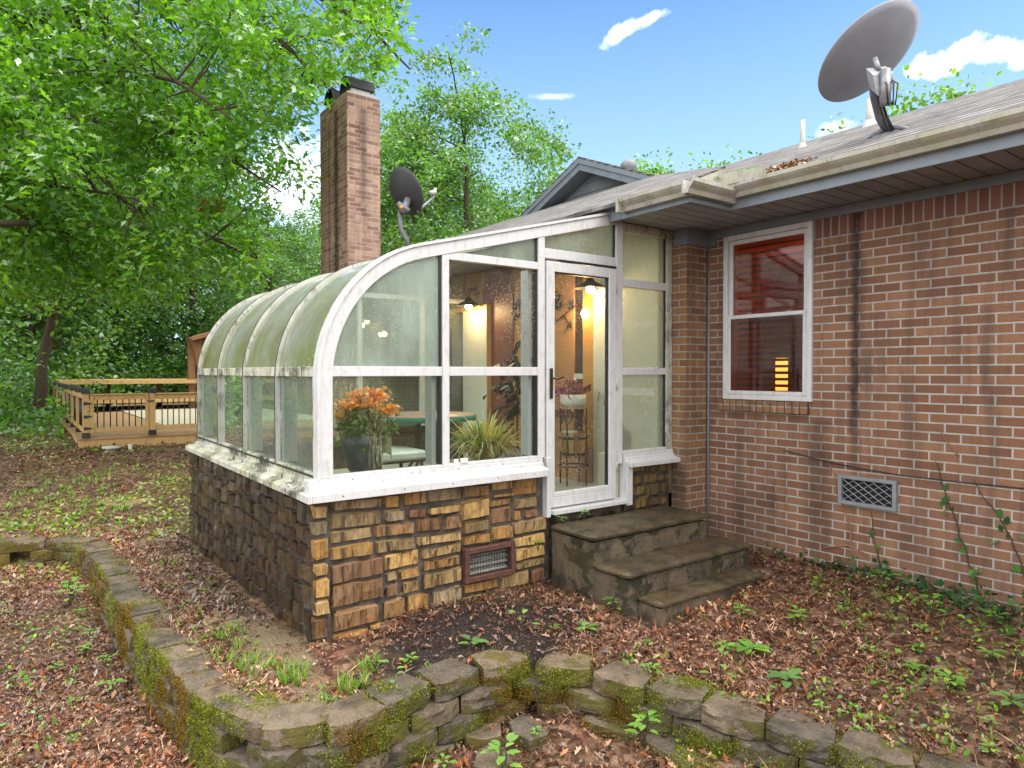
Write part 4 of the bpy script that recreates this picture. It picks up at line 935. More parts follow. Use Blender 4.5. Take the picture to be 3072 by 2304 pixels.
# flower pot with orange blooms
t = thing('flower_pot', 'dark grey pot of orange flowers on low legs behind the streaked lower left window', 'potted plant', (-5.3, 2.36, .62))
MB().lathe((-5.3, 2.36, .98), [(.0, 0), (.115, 0), (.14, .03), (.175, .22), (.19, .30), (.175, .30), (.16, .25), (0, .25)], 22, False).build('pot', M['bluepot'], t)
b = MB()
for a in range(3):
    q = a * 2.1; b.tube([(-5.3 + .1 * math.cos(q), 2.36 + .1 * math.sin(q), .985), (-5.3 + .15 * math.cos(q), 2.36 + .15 * math.sin(q), .62)], .012, 6)
b.build('pot_stand', M['iron'], t)
n = 900; C = np.array([-5.3, 2.36, 1.36]) + RNG.normal(size=(n, 3)) * (.10, .10, .09); V, Fc = leaves(C, rnd_dir(n, up=.5), RNG.uniform(.04, .085, n), .4); raw_mesh('foliage', V, Fc, M['weed'], t, tints(n, GREEN))
V = []; 
for (dx, dy, dz) in ((-.13, -.1, .14), (-.10, -.14, .06), (0, -.02, .24), (.1, .05, .26), (.06, .1, .22), (.03, -.1, .17), (.16, .15, .12), (-.05, .0, .2), (.12, .0, .17), (-.16, -.04, .09)):
    V.append(np.array([-5.3 + dx, 2.36 + dy, 1.37 + dz]) + RNG.normal(size=(110, 3)) * (.045, .045, .016))
C = np.concatenate(V); V, Fc = leaves(C, rnd_dir(len(C), up=1.2), RNG.uniform(.035, .06, len(C)), .5, shape='q'); raw_mesh('flowers', V, Fc, M['petal'], t, tints(len(C), [(.95, .34, .01), (1.0, .45, .03), (.8, .24, .01)]))
# ornamental grass in a pot
t = thing('potted_grass', 'large arching yellow green striped grass plant behind the clear lower window', 'potted plant', (-5.12, 3.42, .62))
V, Fc, T = blades((-5.10, 3.44, .93), 520, .80, .50, .72, .014, seg=6, pal=[(.50, .46, .10), (.32, .38, .07), (.62, .54, .22), (.20, .28, .05), (.42, .24, .09)]); raw_mesh('foliage', V, Fc, M['weed'], t, T)
MB().lathe((-5.12, 3.42, .62), [(.0, 0), (.13, 0), (.19, .32), (.175, .32), (.165, .28), (0, .28)], 20, False).build('pot', M['terra'], t)
# table and chair
t = thing('round_table', 'round table with teal rim behind the left windows', 'table', (-5.9, 3.28, .62))
MB().lathe((-5.9, 3.28, 1.33), [(0, 0), (.5, 0), (.51, .01), (.51, .04), (.5, .05)], 36, False).build('rim', M['teal'], t); MB().lathe((-5.9, 3.28, 1.381), [(.505, 0), (.495, .006), (0, .006)], 36, False).build('tabletop', M['tabletop'], t)
for k in range(4):
    q = k * math.pi / 2 + .5; MB().tube([(-5.9 + .1 * math.cos(q), 3.28 + .1 * math.sin(q), 1.33), (-5.9 + .12 * math.cos(q), 3.28 + .12 * math.sin(q), .95), (-5.9 + .36 * math.cos(q), 3.28 + .36 * math.sin(q), .62)], .018, 6).build('leg', M['black'], t)
t = thing('wicker_chair', 'pale wicker chair facing the round table behind the streaked window', 'chair', (-5.55, 2.78, .62))
c0 = (-5.6, 2.76)
MB().box((c0[0] - .24, c0[1] - .24, 1.02), (c0[0] + .24, c0[1] + .24, 1.10)).build('seat', M['whitepot'], t, .02)
b = MB()
for k in range(9):
    a0, a1 = R(200 + k * 15), R(215 + k * 15); h0 = 1.56 - .012 * (k - 4) ** 2; h1 = 1.56 - .012 * (k - 3) ** 2
    p0 = (c0[0] + .27 * math.cos(a0), c0[1] + .27 * math.sin(a0)); p1 = (c0[0] + .27 * math.cos(a1), c0[1] + .27 * math.sin(a1)); b.add([(*p0, 1.05), (*p1, 1.05), (*p1, h1), (*p0, h0)], [(0, 1, 2, 3)], True)
b.build('backrest', M['wicker'], t)
for sx in (-1, 1):
    for sy in (-1, 1): MB().tube([(c0[0] + sx * .2, c0[1] + sy * .2, 1.02), (c0[0] + sx * .23, c0[1] + sy * .23, .62)], .018, 6).build('leg', M['iron'], t)
# plant stand behind the door
sx0, sy0 = -5.36, 4.74
t = thing('plant_stand', 'tall wrought iron plant stand behind the glass door', 'plant stand', (sx0, sy0, .62))
b = MB(); b.lathe((sx0, sy0, 1.42), [(.165, 0), (.165, .012), (0, .012)], 20, False); b.build('top', M['tabletop'], t)
for k in range(4):
    q = .4 + k * math.pi / 2; xx, yy = sx0 + .15 * math.cos(q), sy0 + .15 * math.sin(q)
    MB().tube([(xx, yy, 1.42), (xx, yy, 1.1), (xx, yy, .62)], .009, 6).build('leg', M['iron'], t)
    c = MB(); q2 = q + math.pi / 2; x2, y2 = sx0 + .15 * math.cos(q2), sy0 + .15 * math.sin(q2)
    c.tube([(xx, yy, 1.24), ((xx * 2 + x2) / 3, (yy * 2 + y2) / 3, 1.34), ((xx + x2) / 2, (yy + y2) / 2, 1.41)], .006, 5); c.tube([(x2, y2, 1.24), ((xx + x2 * 2) / 3, (yy + y2 * 2) / 3, 1.34), ((xx + x2) / 2, (yy + y2) / 2, 1.41)], .006, 5); c.build('scroll', M['iron'], t)
for zz in (.82, 1.12):
    MB().tube([(sx0 + .155 * math.cos(k * .3142), sy0 + .155 * math.sin(k * .3142), zz) for k in range(21)], .008, 5).build('ring', M['iron'], t)
t = thing('white_planter', 'white planter with trailing purple plant on top of the plant stand', 'potted plant', (sx0, sy0, 1.433))
MB().lathe((sx0, sy0, 1.434), [(.0, 0), (.10, 0), (.135, .04), (.14, .13), (.125, .13), (.12, .1), (0, .1)], 20, False).build('pot', M['whitepot'], t)
n = 260; C = np.array([sx0 - .02, sy0 - .02, 1.60]) + RNG.normal(size=(n, 3)) * (.06, .06, .045); V, Fc = leaves(C, rnd_dir(n, up=.2), RNG.uniform(.04, .1, n), .3)
C2 = np.array([(sx0 + .02 + .03 * k, sy0 + .12 + .028 * k, 1.60 - .008 * k + .02 * math.sin(k)) for k in range(8)]); V2, F3 = leaves(C2, rnd_dir(8, up=.3), np.full(8, .12), .3)
raw_mesh('foliage', np.concatenate([V, V2]), np.concatenate([Fc, F3 + len(V)]), M['weed'], t, np.concatenate([tints(n, [(.24, .06, .14), (.15, .04, .09), (.3, .11, .16)]), tints(8, [(.03, .05, .03)])]))
t = thing('barrel_planter', 'half barrel of striped wooden staves with dark hoops, held in the plant stand', 'planter', (sx0, sy0, .9))
b = MB(); b.lathe((sx0, sy0, .921), [(0, 0), (.118, 0), (.13, .2), (0, .2)], 24, False)
for k in range(18):
    a0, a1 = 2 * math.pi * k / 18, 2 * math.pi * (k + .93) / 18; b.cur = ((.62, .38, .12), (.30, .15, .05), (.50, .27, .08))[k % 3]
    b.add([(sx0 + r_ * math.cos(a), sy0 + r_ * math.sin(a), z_) for (r_, z_) in ((.121, .92), (.143, 1.02), (.149, 1.17)) for a in (a0, a1)], [(0, 1, 3, 2), (2, 3, 5, 4)])
b.build('staves', M['tinted'], t)
for (zz, rr) in ((.93, .129), (1.10, .149)): MB().lathe((sx0, sy0, zz), [(rr, 0), (rr, .03)], 24, False).build('hoop', M['black'], t)
t = thing('white_bowl', 'small white scalloped bowl standing in the half barrel', 'bowl', (sx0, sy0, 1.12)); MB().lathe((sx0 + .01, sy0 - .06, 1.13), [(0, 0), (.05, 0), (.085, .05), (.08, .052), (.045, .01)], 18, False).build('shell', M['whitepot'], t)
# wall art, rubber plant, lantern
for (x, z, lab) in ((-6.62, 2.58, 'dark metal flower branch wall art seen through the wet window left of the door'), (-5.95, 2.50, 'dark metal flower branch wall art seen through the glass door')):
    t = thing('metal_wall_art', lab, 'wall art', (x, 5.2, z), 0, 'metal branch wall art')
    b = MB(); b.tube([(x - .18, 5.05, z - .06), (x - .05, 5.05, z - .12), (x + .1, 5.05, z - .05), (x + .25, 5.05, z + .02)], .009, 5); b.tube([(x - .1, 5.05, z - .1), (x - .08, 5.05, z + .05), (x - .02, 5.05, z + .14)], .009, 5); b.tube([(x + .08, 5.05, z - .06), (x + .14, 5.05, z - .14), (x + .22, 5.05, z - .16)], .008, 5); b.build('branch', M['iron'], t)
    C = np.array([[x + a, 5.04, z + c] for a, c in ((-.1, .12), (-.02, .16), (-.06, .06), (.02, .1), (-.12, .03), (.2, .04), (.26, .05), (.2, -.16), (-.18, -.1), (.0, .02))]); C = np.repeat(C, 5, 0)
    V, Fc = leaves(C, rnd_dir(len(C)) * .4 + np.array([0, -1, 0]), RNG.uniform(.05, .09, len(C)), .5); raw_mesh('petals', V, Fc, M['iron'], t)
t = thing('rubber_plant', 'dark leaved rubber plant against the tan wall, above the striped grass', 'potted plant', (-6.35, 4.75, .62))
n = 90; C = np.array([-6.35, 4.72, 1.62]) + RNG.normal(size=(n, 3)) * (.16, .12, .2); V, Fc = leaves(C, rnd_dir(n, up=.3), RNG.uniform(.12, .2, n), .42); raw_mesh('foliage', V, Fc, M['weed'], t, tints(n, [(.02, .032, .02), (.03, .045, .022), (.045, .02, .02)]))
b = MB(); b.tube([(-6.35, 4.75, .8), (-6.33, 4.73, 1.8)], .014, 6); b.tube([(-6.35, 4.75, 1.2), (-6.25, 4.68, 1.7)], .01, 6); b.build('stem', M['bark'], t); MB().lathe((-6.35, 4.75, .62), [(.0, 0), (.13, 0), (.17, .3), (.15, .3), (.14, .26), (0, .26)], 18, False).build('pot', M['bluepot'], t)
t = thing('lantern', 'small dark lantern at the bottom left of the plain glass panel beside the door', 'lantern', (-4.62, 4.72, 1.04))
b = MB(); b.box((-4.68, 4.66, 1.041), (-4.56, 4.78, 1.19)); b.lathe((-4.62, 4.72, 1.191), [(.095, 0), (.05, .05), (.02, .06), (.02, .09), (0, .1)], 8, False); b.build('body', M['black'], t, .006)

# ------------------------------------------------------------------ concrete steps
stp = thing('concrete_steps', 'three mossy concrete steps with rounded treads up to the glass door', 'steps', (-3.8, 4.3, 0))
def rough_slab(mb, x0, x1, y0, y1, z0, z1, amp=.008, seed=0, res=.06, r=.02):
    nx, ny_, nz = [max(2, int((b - a) / res)) for a, b in ((x0, x1), (y0, y1), (z0, z1))]; nz = max(nz, 3)
    idx = {}; vs = []; fs = []
    def vid(i, j, k):
        key = (i, j, k)
        if key not in idx:
            x, y, z = x0 + (x1 - x0) * i / nx, y0 + (y1 - y0) * j / ny_, z0 + (z1 - z0) * k / nz
            n1 = noise.noise(Vector((x * 7 + seed, y * 7, z * 7))) * amp; n2 = noise.noise(Vector((x * 23, y * 23 + seed, z * 23))) * amp * .5
            ox = (1 if i == nx else -1 if i == 0 else 0); oy = (1 if j == ny_ else -1 if j == 0 else 0); oz = (1 if k == nz else -1 if k == 0 else 0)
            e = abs(ox) + abs(oy) + abs(oz); q = (n1 + n2) - (r * .45 if e == 2 else r * .65 if e == 3 else 0)
            idx[key] = len(vs); vs.append((x + ox * q, y + oy * q, z + oz * q))
        return idx[key]
    for k in (0, nz):
        for i in range(nx):
            for j in range(ny_): fs.append((vid(i, j, k), vid(i + 1, j, k), vid(i + 1, j + 1, k), vid(i, j + 1, k)))
    for j in (0, ny_):
        for i in range(nx):
            for k in range(nz): fs.append((vid(i, j, k), vid(i + 1, j, k), vid(i + 1, j, k + 1), vid(i, j, k + 1)))
    for i in (0, nx):
        for j in range(ny_):
            for k in range(nz): fs.append((vid(i, j, k), vid(i, j + 1, k), vid(i, j + 1, k + 1), vid(i, j, k + 1)))
    mb.add(vs, fs, False)
for i, (x0, x1, y0, y1, zt, zb, th) in enumerate(((-4.30, -3.76, 3.53, 4.94, .556, -.15, .055), (-4.28, -3.42, 3.54, 5.08, .345, -.15, .05), (-4.26, -3.21, 3.66, 4.93, .165, -.2, .045))):
    a = MB(); rough_slab(a, x0 if i == 0 else (-3.80, -3.46)[i - 1], x1, y0, y1, zt - th, zt, .006, i * 9, .045, .03); tr_ = a.build('tread', M['step'], stp, smooth=False)
    b = MB(); rough_slab(b, (-4.29, -3.81, -3.47)[i], x1 - .03, y0 + .025, y1 - .03, zb, zt - th - .001, .007, 50 + i * 7, .06, .01); b.build('riser', M['stepside'] , stp)

# ------------------------------------------------------------------ retaining wall blocks
def pl_len(pl): return [math.dist(a, b) for a, b in zip(pl, pl[1:])]
def pl_at(pl, s):
    for (a, b) in zip(pl, pl[1:]):
        L = math.dist(a, b)
        if s <= L: return (a[0] + (b[0] - a[0]) * s / L, a[1] + (b[1] - a[1]) * s / L), ((b[0] - a[0]) / L, (b[1] - a[1]) / L)
        s -= L
    a, b = pl[-2:]; L = math.dist(a, b); return b, ((b[0] - a[0]) / L, (b[1] - a[1]) / L)
def block(c, d, L, dep, z0, z1, seed, parent, flat=False):
    """one split-face block: d runs along the wall, its outer (rough) face is to the right of d"""
    rr = random.Random(seed); nx, nd, nz = 9, 4, 4
    o = (d[1], -d[0])
    mb = MB(); idx = {}; vs = []; fs = []; tw = rr.uniform(-.05, .05); tilt = rr.uniform(-.007, .007); til2 = rr.uniform(-.006, .006)
    def vid(i, j, k):
        if (i, j, k) in idx: return idx[(i, j, k)]
        a = i / nx * 2 - 1; b = j / nd; c_ = k / nz                      # b: 0 outer face, 1 back
        wid = L / 2 * (1 - (.16 if not flat else .04) * b)                                      # blocks taper to the back
        u = a * wid; v = -b * dep
        if j == 0:                                                       # bevelled split face with two angled cheeks
            v -= max(0, abs(a) - .6) * (.085 if not flat else .02)
            v += noise.noise(Vector((u * 16 + seed, c_ * 3, seed * .37))) * .011 + noise.noise(Vector((u * 45, c_ * 6, seed))) * .007
            if k in (0, nz): v -= .004
        z = z0 + (z1 - z0) * c_ + tilt * a + til2 * b
        z += noise.noise(Vector((u * 20, v * 20, seed * 1.7))) * .003
        if k == nz and (j == 0 or i in (0, nx)): z -= .007
        ca, sa = math.cos(tw), math.sin(tw); u, v = u * ca - v * sa, u * sa + v * ca
        idx[(i, j, k)] = len(vs); vs.append((c[0] + d[0] * u + o[0] * v, c[1] + d[1] * u + o[1] * v, z)); return idx[(i, j, k)]
    for k in (0, nz):
        for i in range(nx):
            for j in range(nd): fs.append((vid(i, j, k), vid(i + 1, j, k), vid(i + 1, j + 1, k), vid(i, j + 1, k)))
    for j in (0, nd):
        for i in range(nx):
            for k in range(nz): fs.append((vid(i, j, k), vid(i + 1, j, k), vid(i + 1, j, k + 1), vid(i, j, k + 1)))
    for i in (0, nx):
        for j in range(nd):
            for k in range(nz): fs.append((vid(i, j, k), vid(i, j + 1, k), vid(i, j + 1, k + 1), vid(i, j, k + 1)))
    mb.add(vs, fs); return mb.build('block', M['block'], parent)
def run_wall(parent, pl, L, dep, ztop, h, courses, seed, s0=0.0, batter=.02, flat=False):
    tot = sum(pl_len(pl))
    for c in range(courses):
        s = s0 + (L / 2 if c % 2 else 0); k = 0
        while s < tot - .04:
            p, d = pl_at(pl, min(s + L / 2, tot)); zt = ztop(p) - c * (h + .004); rr = random.Random(seed + c * 131 + k)
            o = (d[1], -d[0]); b = batter * c + rr.uniform(-.014, .014)
            block((p[0] + o[0] * b, p[1] + o[1] * b), d, L - (.011 if not flat else .012), dep, zt - h, zt + rr.uniform(-.006, .004), seed + c * 131 + k, parent, flat)
            s += L; k += 1
rw = thing('retaining_wall', 'long low mossy block retaining wall along the left of the sunroom', 'retaining wall', (-6.5, .7, -.4))
run_wall(rw, [(-9.12, .02), (-9.05, .30), (-8.75, .54), (-8.2, .63), (-7.0, .66), (-5.8, .69), (-4.9, .755), (-4.2, .81), (-3.86, .875)], .262, .235, lambda p: -.015 - .006 * max(0, -4 - p[0]), .108, 4, 100, .0, .012, True)
rw2 = thing('retaining_wall', 'weathered block wall with dark joints running left across the yard in the distance', 'retaining wall', (-9.5, -1, -.3))
run_wall(rw2, [(-9.6, -2.6), (-9.40, -1.2), (-9.22, -.02)], .40, .25, lambda p: -.04, .13, 3, 700, .0, .012, True)
rw3 = thing('retaining_wall', 'front retaining wall of bevelled mossy blocks curving around the sunroom corner to the right', 'retaining wall', (-3.2, 2.2, -.4))
run_wall(rw3, [(-3.80, .88), (-3.42, 1.05), (-3.28, 1.38), (-3.34, 1.80), (-3.365, 2.15), (-3.33, 2.50), (-3.10, 2.68), (-2.84, 2.80), (-2.5, 2.92), (-2.2, 3.0), (-1.9, 3.11), (-1.6, 3.22), (-1.3, 3.34), (-.9, 3.5)], .335, .25, lambda p: .012 if p[0] < -3.0 else .01 - .006 * (p[0] + 3), .112, 4, 300, .0, .012)
rw4 = thing('block_edging', 'short lower row of flat mossy blocks below the right end of the curved wall', 'edging', (-2.4, 2.85, -.35))
run_wall(rw4, [(-2.98, 2.66), (-2.66, 2.80), (-2.40, 2.80), (-2.05, 2.97), (-1.7, 3.05), (-1.4, 3.15)], .36, .22, lambda p: -.235, .12, 1, 900, .02, .012, True)
# flagstones and pavers
def slab_stone(name, x, y, r, label, group, seed, mat='flag', th=.014, sq=False):
    rr = random.Random(seed); n = 6 if sq else 9; z = float(ground_z(x, y)); top = []; mb = MB()
    for k in range(n):
        a = 2 * math.pi * (k + .5) / n + rr.uniform(-.2, .2); q = r * rr.uniform(.6, 1.2); top.append((x + q * math.cos(a) * 1.2, y + q * math.sin(a) * .9))
    mb.prism(top, 'z', z - .03, z + th); o = mb.build(name, M[mat], None, .008, seg=2); tag(o, label, 'stepping stone', group); return o
FL = 'flat tan stepping stone sunk in leaves beside the dark stone wall'
for k, (x, y, r) in enumerate(((-8.3, 1.22, .24), (-7.35, 1.34, .22), (-6.35, 1.26, .22), (-5.85, 1.38, .18), (-5.25, 1.26, .22))): slab_stone('flagstone', x, y, r, FL, 'stepping stones along the sunroom', 40 + k)
slab_stone('flagstone', -11.2, 1.35, .35, 'grey worn flat stone in the mossy leaves on the way to the deck', None, 77)
for k, (x, y, lab) in enumerate(((-3.33, 2.22, 'grey hexagonal paver in the leaves at the foot of the block wall'), (-3.12, 2.40, 'brown hexagonal paver beside the grey one, nearest the right edging'), (-3.05, 2.14, 'mossy paver half out of view at the bottom edge below the grey paver'))): slab_stone('paver', x, y, .135, lab, 'loose pavers', 60 + k, 'block', .045, True)

# ------------------------------------------------------------------ satellite dishes
def dish(name, label, c, n, u, a, b, matb, base_pts, rad, arm=None):
    """c centre of the bowl, n direction it looks, u long axis"""
    c = Vector(c); n = Vector(n).normalized(); u = (Vector(u) - n * Vector(u).dot(n)).normalized(); v = n.cross(u)
    t = thing(name, label, 'satellite dish', base_pts[0])
    mb = MB(); vs = []; fs = []; NR, NA = 8, 40
    def ring(off, sh):
        st_ = len(vs)
        for i in range(NR + 1):
            for k in range(NA):
                r = max(i / NR, .001); q = 2 * math.pi * k / NA; vs.append(c + u * (a * r * math.cos(q)) + v * (b * r * math.sin(q)) + n * (a * .22 * r * r - off) )
        for i in range(NR):
            for k in range(NA): fs.append((st_ + i * NA + k, st_ + i * NA + (k + 1) % NA, st_ + (i + 1) * NA + (k + 1) % NA, st_ + (i + 1) * NA + k))
        return st_
    s1 = ring(0, 0); s2 = ring(.012, 0)
    for k in range(NA): fs.append((s1 + NR * NA + k, s1 + NR * NA + (k + 1) % NA, s2 + NR * NA + (k + 1) % NA, s2 + NR * NA + k))
    mb.add(vs, fs, True); mb.build('reflector', matb, t)
    p = MB(); p.tube(base_pts, rad, 12); p.build('mast', M['steelgrey'], t)
    return t, c, n, u, v
def ray(px, py, tt):
    x, y = px * 3072 / 2212, py * 3072 / 2212
    return Vector((0, 0, 1.8)) + (F2 + R3 * ((x - 1536) / 2043.07) - U3 * ((y - 1152) / 2043.07)) * tt
c1 = ray(1888, 128, 5.14); rd1 = (c1 - Vector((0, 0, 1.8))).normalized(); lx = rd1.cross(U).normalized(); ly = lx.cross(rd1)
th = R(52); n1 = rd1 * math.cos(th) + (lx * -.66 + ly * .75) * math.sin(th); up1 = lx * .75 + ly * .66
b0 = Vector((-2.50, 5.43, 3.60)); hub = Vector((-2.47, 5.12, 3.93))
t, c, n, u, v = dish('satellite_dish', 'large grey oval satellite dish seen from behind on the shingle roof above the gutter', c1, n1, up1, .405, .37, M['dish'], [b0, b0 + Vector((-.03, -.10, .12)), b0 + Vector((-.02, -.20, .24)), hub + Vector((0, -.02, -.03)), hub + Vector((0, -.02, .06))], .034)
hb = MB(); back = c - n * .03
k0 = Vector((-2.44, 5.05, 3.94))
q = [k0 - n * .02 + R3 * (x * 1.0) + U3 * y for x, y in ((-.075, .06), (.07, .075), (.075, -.03), (.02, -.11), (-.05, -.08))]
hb.add(q + [p_ - n * .09 for p_ in q], [(0, 1, 2, 3, 4), (9, 8, 7, 6, 5)] + [(i, (i + 1) % 5, (i + 1) % 5 + 5, i + 5) for i in range(5)]); hb.tube([k0 - n * .13 + U3 * .11, k0 - n * .13 - U3 * .14], .036, 10); hb.tube([k0 - n * .05 + U3 * .06, k0 + U3 * .12], .02, 8); hb.build('bracket', M['galv'], t)
cb = MB()
for dx in (-.02, .012, .03): cb.tube([k0 - n * .05 + R3 * dx + U3 * .03, k0 - n * .2 + R3 * (dx * 1.6) + U3 * .05, k0 - n * .2 + R3 * dx - U3 * .1, hub + Vector((0, 0, -.12)) - F2 * .04 + R3 * dx * .6, b0 + Vector((-.03, -.08, .12)) - F2 * .045 + R3 * dx * .6, b0 - F2 * .1 + R3 * (dx - .06)], .006, 6)
cb.build('cable', M['cable'], t)
ft = MB()
for dx in (-.09, 0, .10): ft.tube([b0 + Vector((0, -.03, .05)), b0 + Vector((dx, -.02 - abs(dx) * .6, .015)), b0 + Vector((dx * 1.6, -.06, -.004))], [.028, .018, .012], 8)
ft.box(tuple(b0 + Vector((-.1, -.09, -.03))), tuple(b0 + Vector((.1, .05, .008)))); ft.build('roof_foot', M['steelgrey'], t, .004)
th = R(47)
n2 = F2 * math.cos(th) + (R3 * .85 + U3 * .53) * math.sin(th); c2 = ray(869, 416, 9); bp = ray(882, 535, 9)
t, c, n, u, v = dish('satellite_dish', 'smaller charcoal satellite dish with feed arm beside the chimney', c2, n2, R3 * -.53 + U3 * .85, .325, .30, M['dishdark'], [bp, ray(880, 520, 9), ray(866, 495, 8.97), ray(864, 470, 8.95), ray(864, 455, 8.95)], .03)
low = c - u * .31
am = MB(); am.tube([low + n * .05, ray(938, 424, 9.25)], .018, 6); am.build('feed_arm', M['galv'], t)
am = MB(); e = ray(940, 414, 9.25)
am.tube([e, e - n * .11], .032, 10); am.tube([e - U3 * .035, e + U3 * .05], .022, 8); am.build('receiver', M['pvc'], t)
br = MB(); kk = ray(868, 448, 8.9); br.tube([kk + R3 * -.05 + U3 * .05, kk + R3 * .09 - U3 * .05], .04, 8); br.tube([kk - U3 * .07, kk + n * .12 + U3 * .08], .05, 8); br.build('bracket', M['steelgrey'], t)
MB().tube([kk + R3 * .0 - F2 * .06 - U3 * .02, kk - F2 * .075 - U3 * .02], .025, 8).build('bracket_cap', M['orange'], t)
MB().tube([kk + R3 * .06, kk + R3 * .14 - U3 * .2, kk + R3 * .22 - U3 * .28, kk + R3 * .16 - U3 * .36, kk + R3 * .06 - U3 * .26, bp + R3 * .05], .007, 5).build('cable', M['cable'], t)

# ------------------------------------------------------------------ deck far left
XD, YD0, YD1, ZD = -15.65, 1.02, 7.0, .52
dk = thing('timber_deck', 'low timber deck platform behind the leafy yard at the far left', 'deck', (-16, 2, .2))
b = MB()
for k in range(40): b.box((XD - .005 - k * .378 - .37, YD0, ZD - .05), (XD - .005 - k * .378, YD1, ZD))
b.build('deck_boards', M['deckfloor'], dk, .004); b = MB(); b.box((XD - .03, YD0 + .03, .05), (XD - .06, YD1, ZD - .052)); b.box((XD - 15, YD0 + .03, .05), (XD - .062, YD0 + .06, ZD - .052)); b.build('skirt', M['deckwood'], dk)
b = MB(); b.box((-27, 2.9, ZD + .002), (-18.0, 7.0, ZD + .03)); tag(b.build('pool_cover', M['deckpale']), 'pale flat cover lying on the deck behind the gate', 'cover')
rl = thing('deck_railing', 'pine deck railing with black post caps along the left and back of the deck', 'railing', (XD, 1.17, ZD))
def post(x, y, z1=1.43, par=None, s=.055, zb=ZD):
    o = MB().box((x - s, y - s, zb), (x + s, y + s, z1)).build('post', M['deckwood'], par, .006)
    c = MB(); c.box((x - s - .02, y - s - .02, z1 - .05), (x + s + .02, y + s + .02, z1 + .02)); c.prism([(x - s, z1 + .02), (x + s, z1 + .02), (x, z1 + .06)], 'y', y - s, y + s); c.build('post_cap', M['black'], o); b = MB(); b.box((x - s - .012, y - s - .012, zb + .0), (x + s + .012, y + s + .012, zb + .10)); b.build('post_base', M['black'], o)
xs = [XD] + [XD - 1.6 * k for k in range(1, 9)]
for x in xs[0:]: post(x, 1.17, 1.43, rl)
for x0, x1 in zip(xs, xs[1:]):
    MB().box((x1 + .056, 1.135, 1.28), (x0 - .056, 1.205, 1.37)).build('top_rail', M['deckwood'], rl); MB().box((x1 + .056, 1.145, .60), (x0 - .056, 1.195, .69)).build('bottom_rail', M['deckwood'], rl)
    b = MB()
    for k in range(1, 12): xx = x1 + (x0 - x1) * k / 12; b.tube([(xx, 1.17, .69), (xx, 1.17, 1.28)], .011, 5)
    b.build('balusters', M['black'], rl)
for y in (2.9, 4.6, 6.3): post(XD - 13.6, y, 1.60, rl, .07)
for zz in (.80, 1.42): MB().box((XD - 13.63, 1.2, zz), (XD - 9.67, 8, zz + .13)).build('back_rail', M['deckwood'], rl)
post(XD + .001, 2.33, 1.43, rl); post(XD + .001, 3.55, 1.43, rl)
def gate_panel(y0, y1, par, gate=True):
    MB().box((XD - .03, y0, 1.255), (XD + .03, y1, 1.345)).build('top_rail', M['deckwood'], par, .004); MB().box((XD - .05, y0, 1.346), (XD + .06, y1, 1.375)).build('cap_rail', M['deckwood'], par, .004)
    MB().box((XD - .03, y0, .62), (XD + .03, y1, .71)).build('bottom_rail', M['deckwood'], par, .004)
    if gate:
        for yy in (y0, y1 - .06): MB().box((XD + .031, yy, .60), (XD + .06, yy + .06, 1.34)).build('stile', M['deckwood'], par, .004)
    b = MB(); n = 8 if gate else 9
    for k in range(n): yy = y0 + .07 + (y1 - y0 - .14) * (k + .5) / n; b.tube([(XD, yy, .71), (XD, yy, 1.255)], .011, 5)
    b.build('balusters', M['black'], par)
gt = thing('deck_gate', 'pine gate with black balusters and strap hinges at the front corner of the deck', 'gate', (XD, 1.3, ZD)); gate_panel(1.24, 2.26, gt)
for zz in (.70, .93, 1.19): MB().add([(XD + .062, 1.13, zz - .035), (XD + .062, 1.13, zz + .035), (XD + .062, 1.27, zz + .012), (XD + .062, 1.27, zz - .012)], [(0, 1, 2, 3)]).build('strap_hinge', M['black'], gt)
MB().box((XD + .031, 2.24, 1.20), (XD + .075, 2.36, 1.225)).build('latch', M['black'], gt)
fr = thing('front_railing', 'short pine railing with black balusters between the gate and the sunroom', 'railing', (XD, 2.9, ZD)); gate_panel(2.39, 3.49, fr, False)
ab = thing('cedar_arbor', 'rustic cedar arbor with twisted trunk post and plank roof on the deck', 'arbor', (-25.5, 5.0, ZD))
b = MB(); b.tube([(-25.4, 5.65, ZD), (-25.4, 5.62, 1.3), (-25.45, 5.40, 2.0), (-25.5, 5.28, 2.6), (-25.5, 5.2, 3.0)], [.30, .26, .22, .2, .24], 10); b.build('trunk_post', M['cedar'], ab)
MB().box((-25.75, 4.95, ZD), (-25.55, 5.16, 3.0)).build('post', M['cedarred'], ab); b = MB(); b.prism([(4.95, 2.98), (5.55, 3.2), (7.2, 3.2), (7.2, 3.06), (5.6, 3.06), (4.95, 2.87)], 'x', -26.0, -25.0); b.build('plank_roof', M['cedarred'], ab)
co_ = thing('cleanout_cap', 'round white drain cap in the leaves in front of the deck', 'drain cap', (-15.2, 1.55, .25))
MB().lathe((-15.2, 1.55, float(ground_z(-15.2, 1.55)) - .02), [(.1, 0), (.1, .05), (.16, .06), (.16, .10), (0, .11)], 16, False).build('cap', M['pvc'], co_)
tag(MB().tube([(-15.0, 1.85, float(ground_z(-15., 1.85)) - .05), (-15.0, 1.85, float(ground_z(-15., 1.85)) + .16)], .035, 8).build('stub_pipe', M['pvc']), 'short white pipe sticking up from the leaves right of the drain cap', 'pipe')

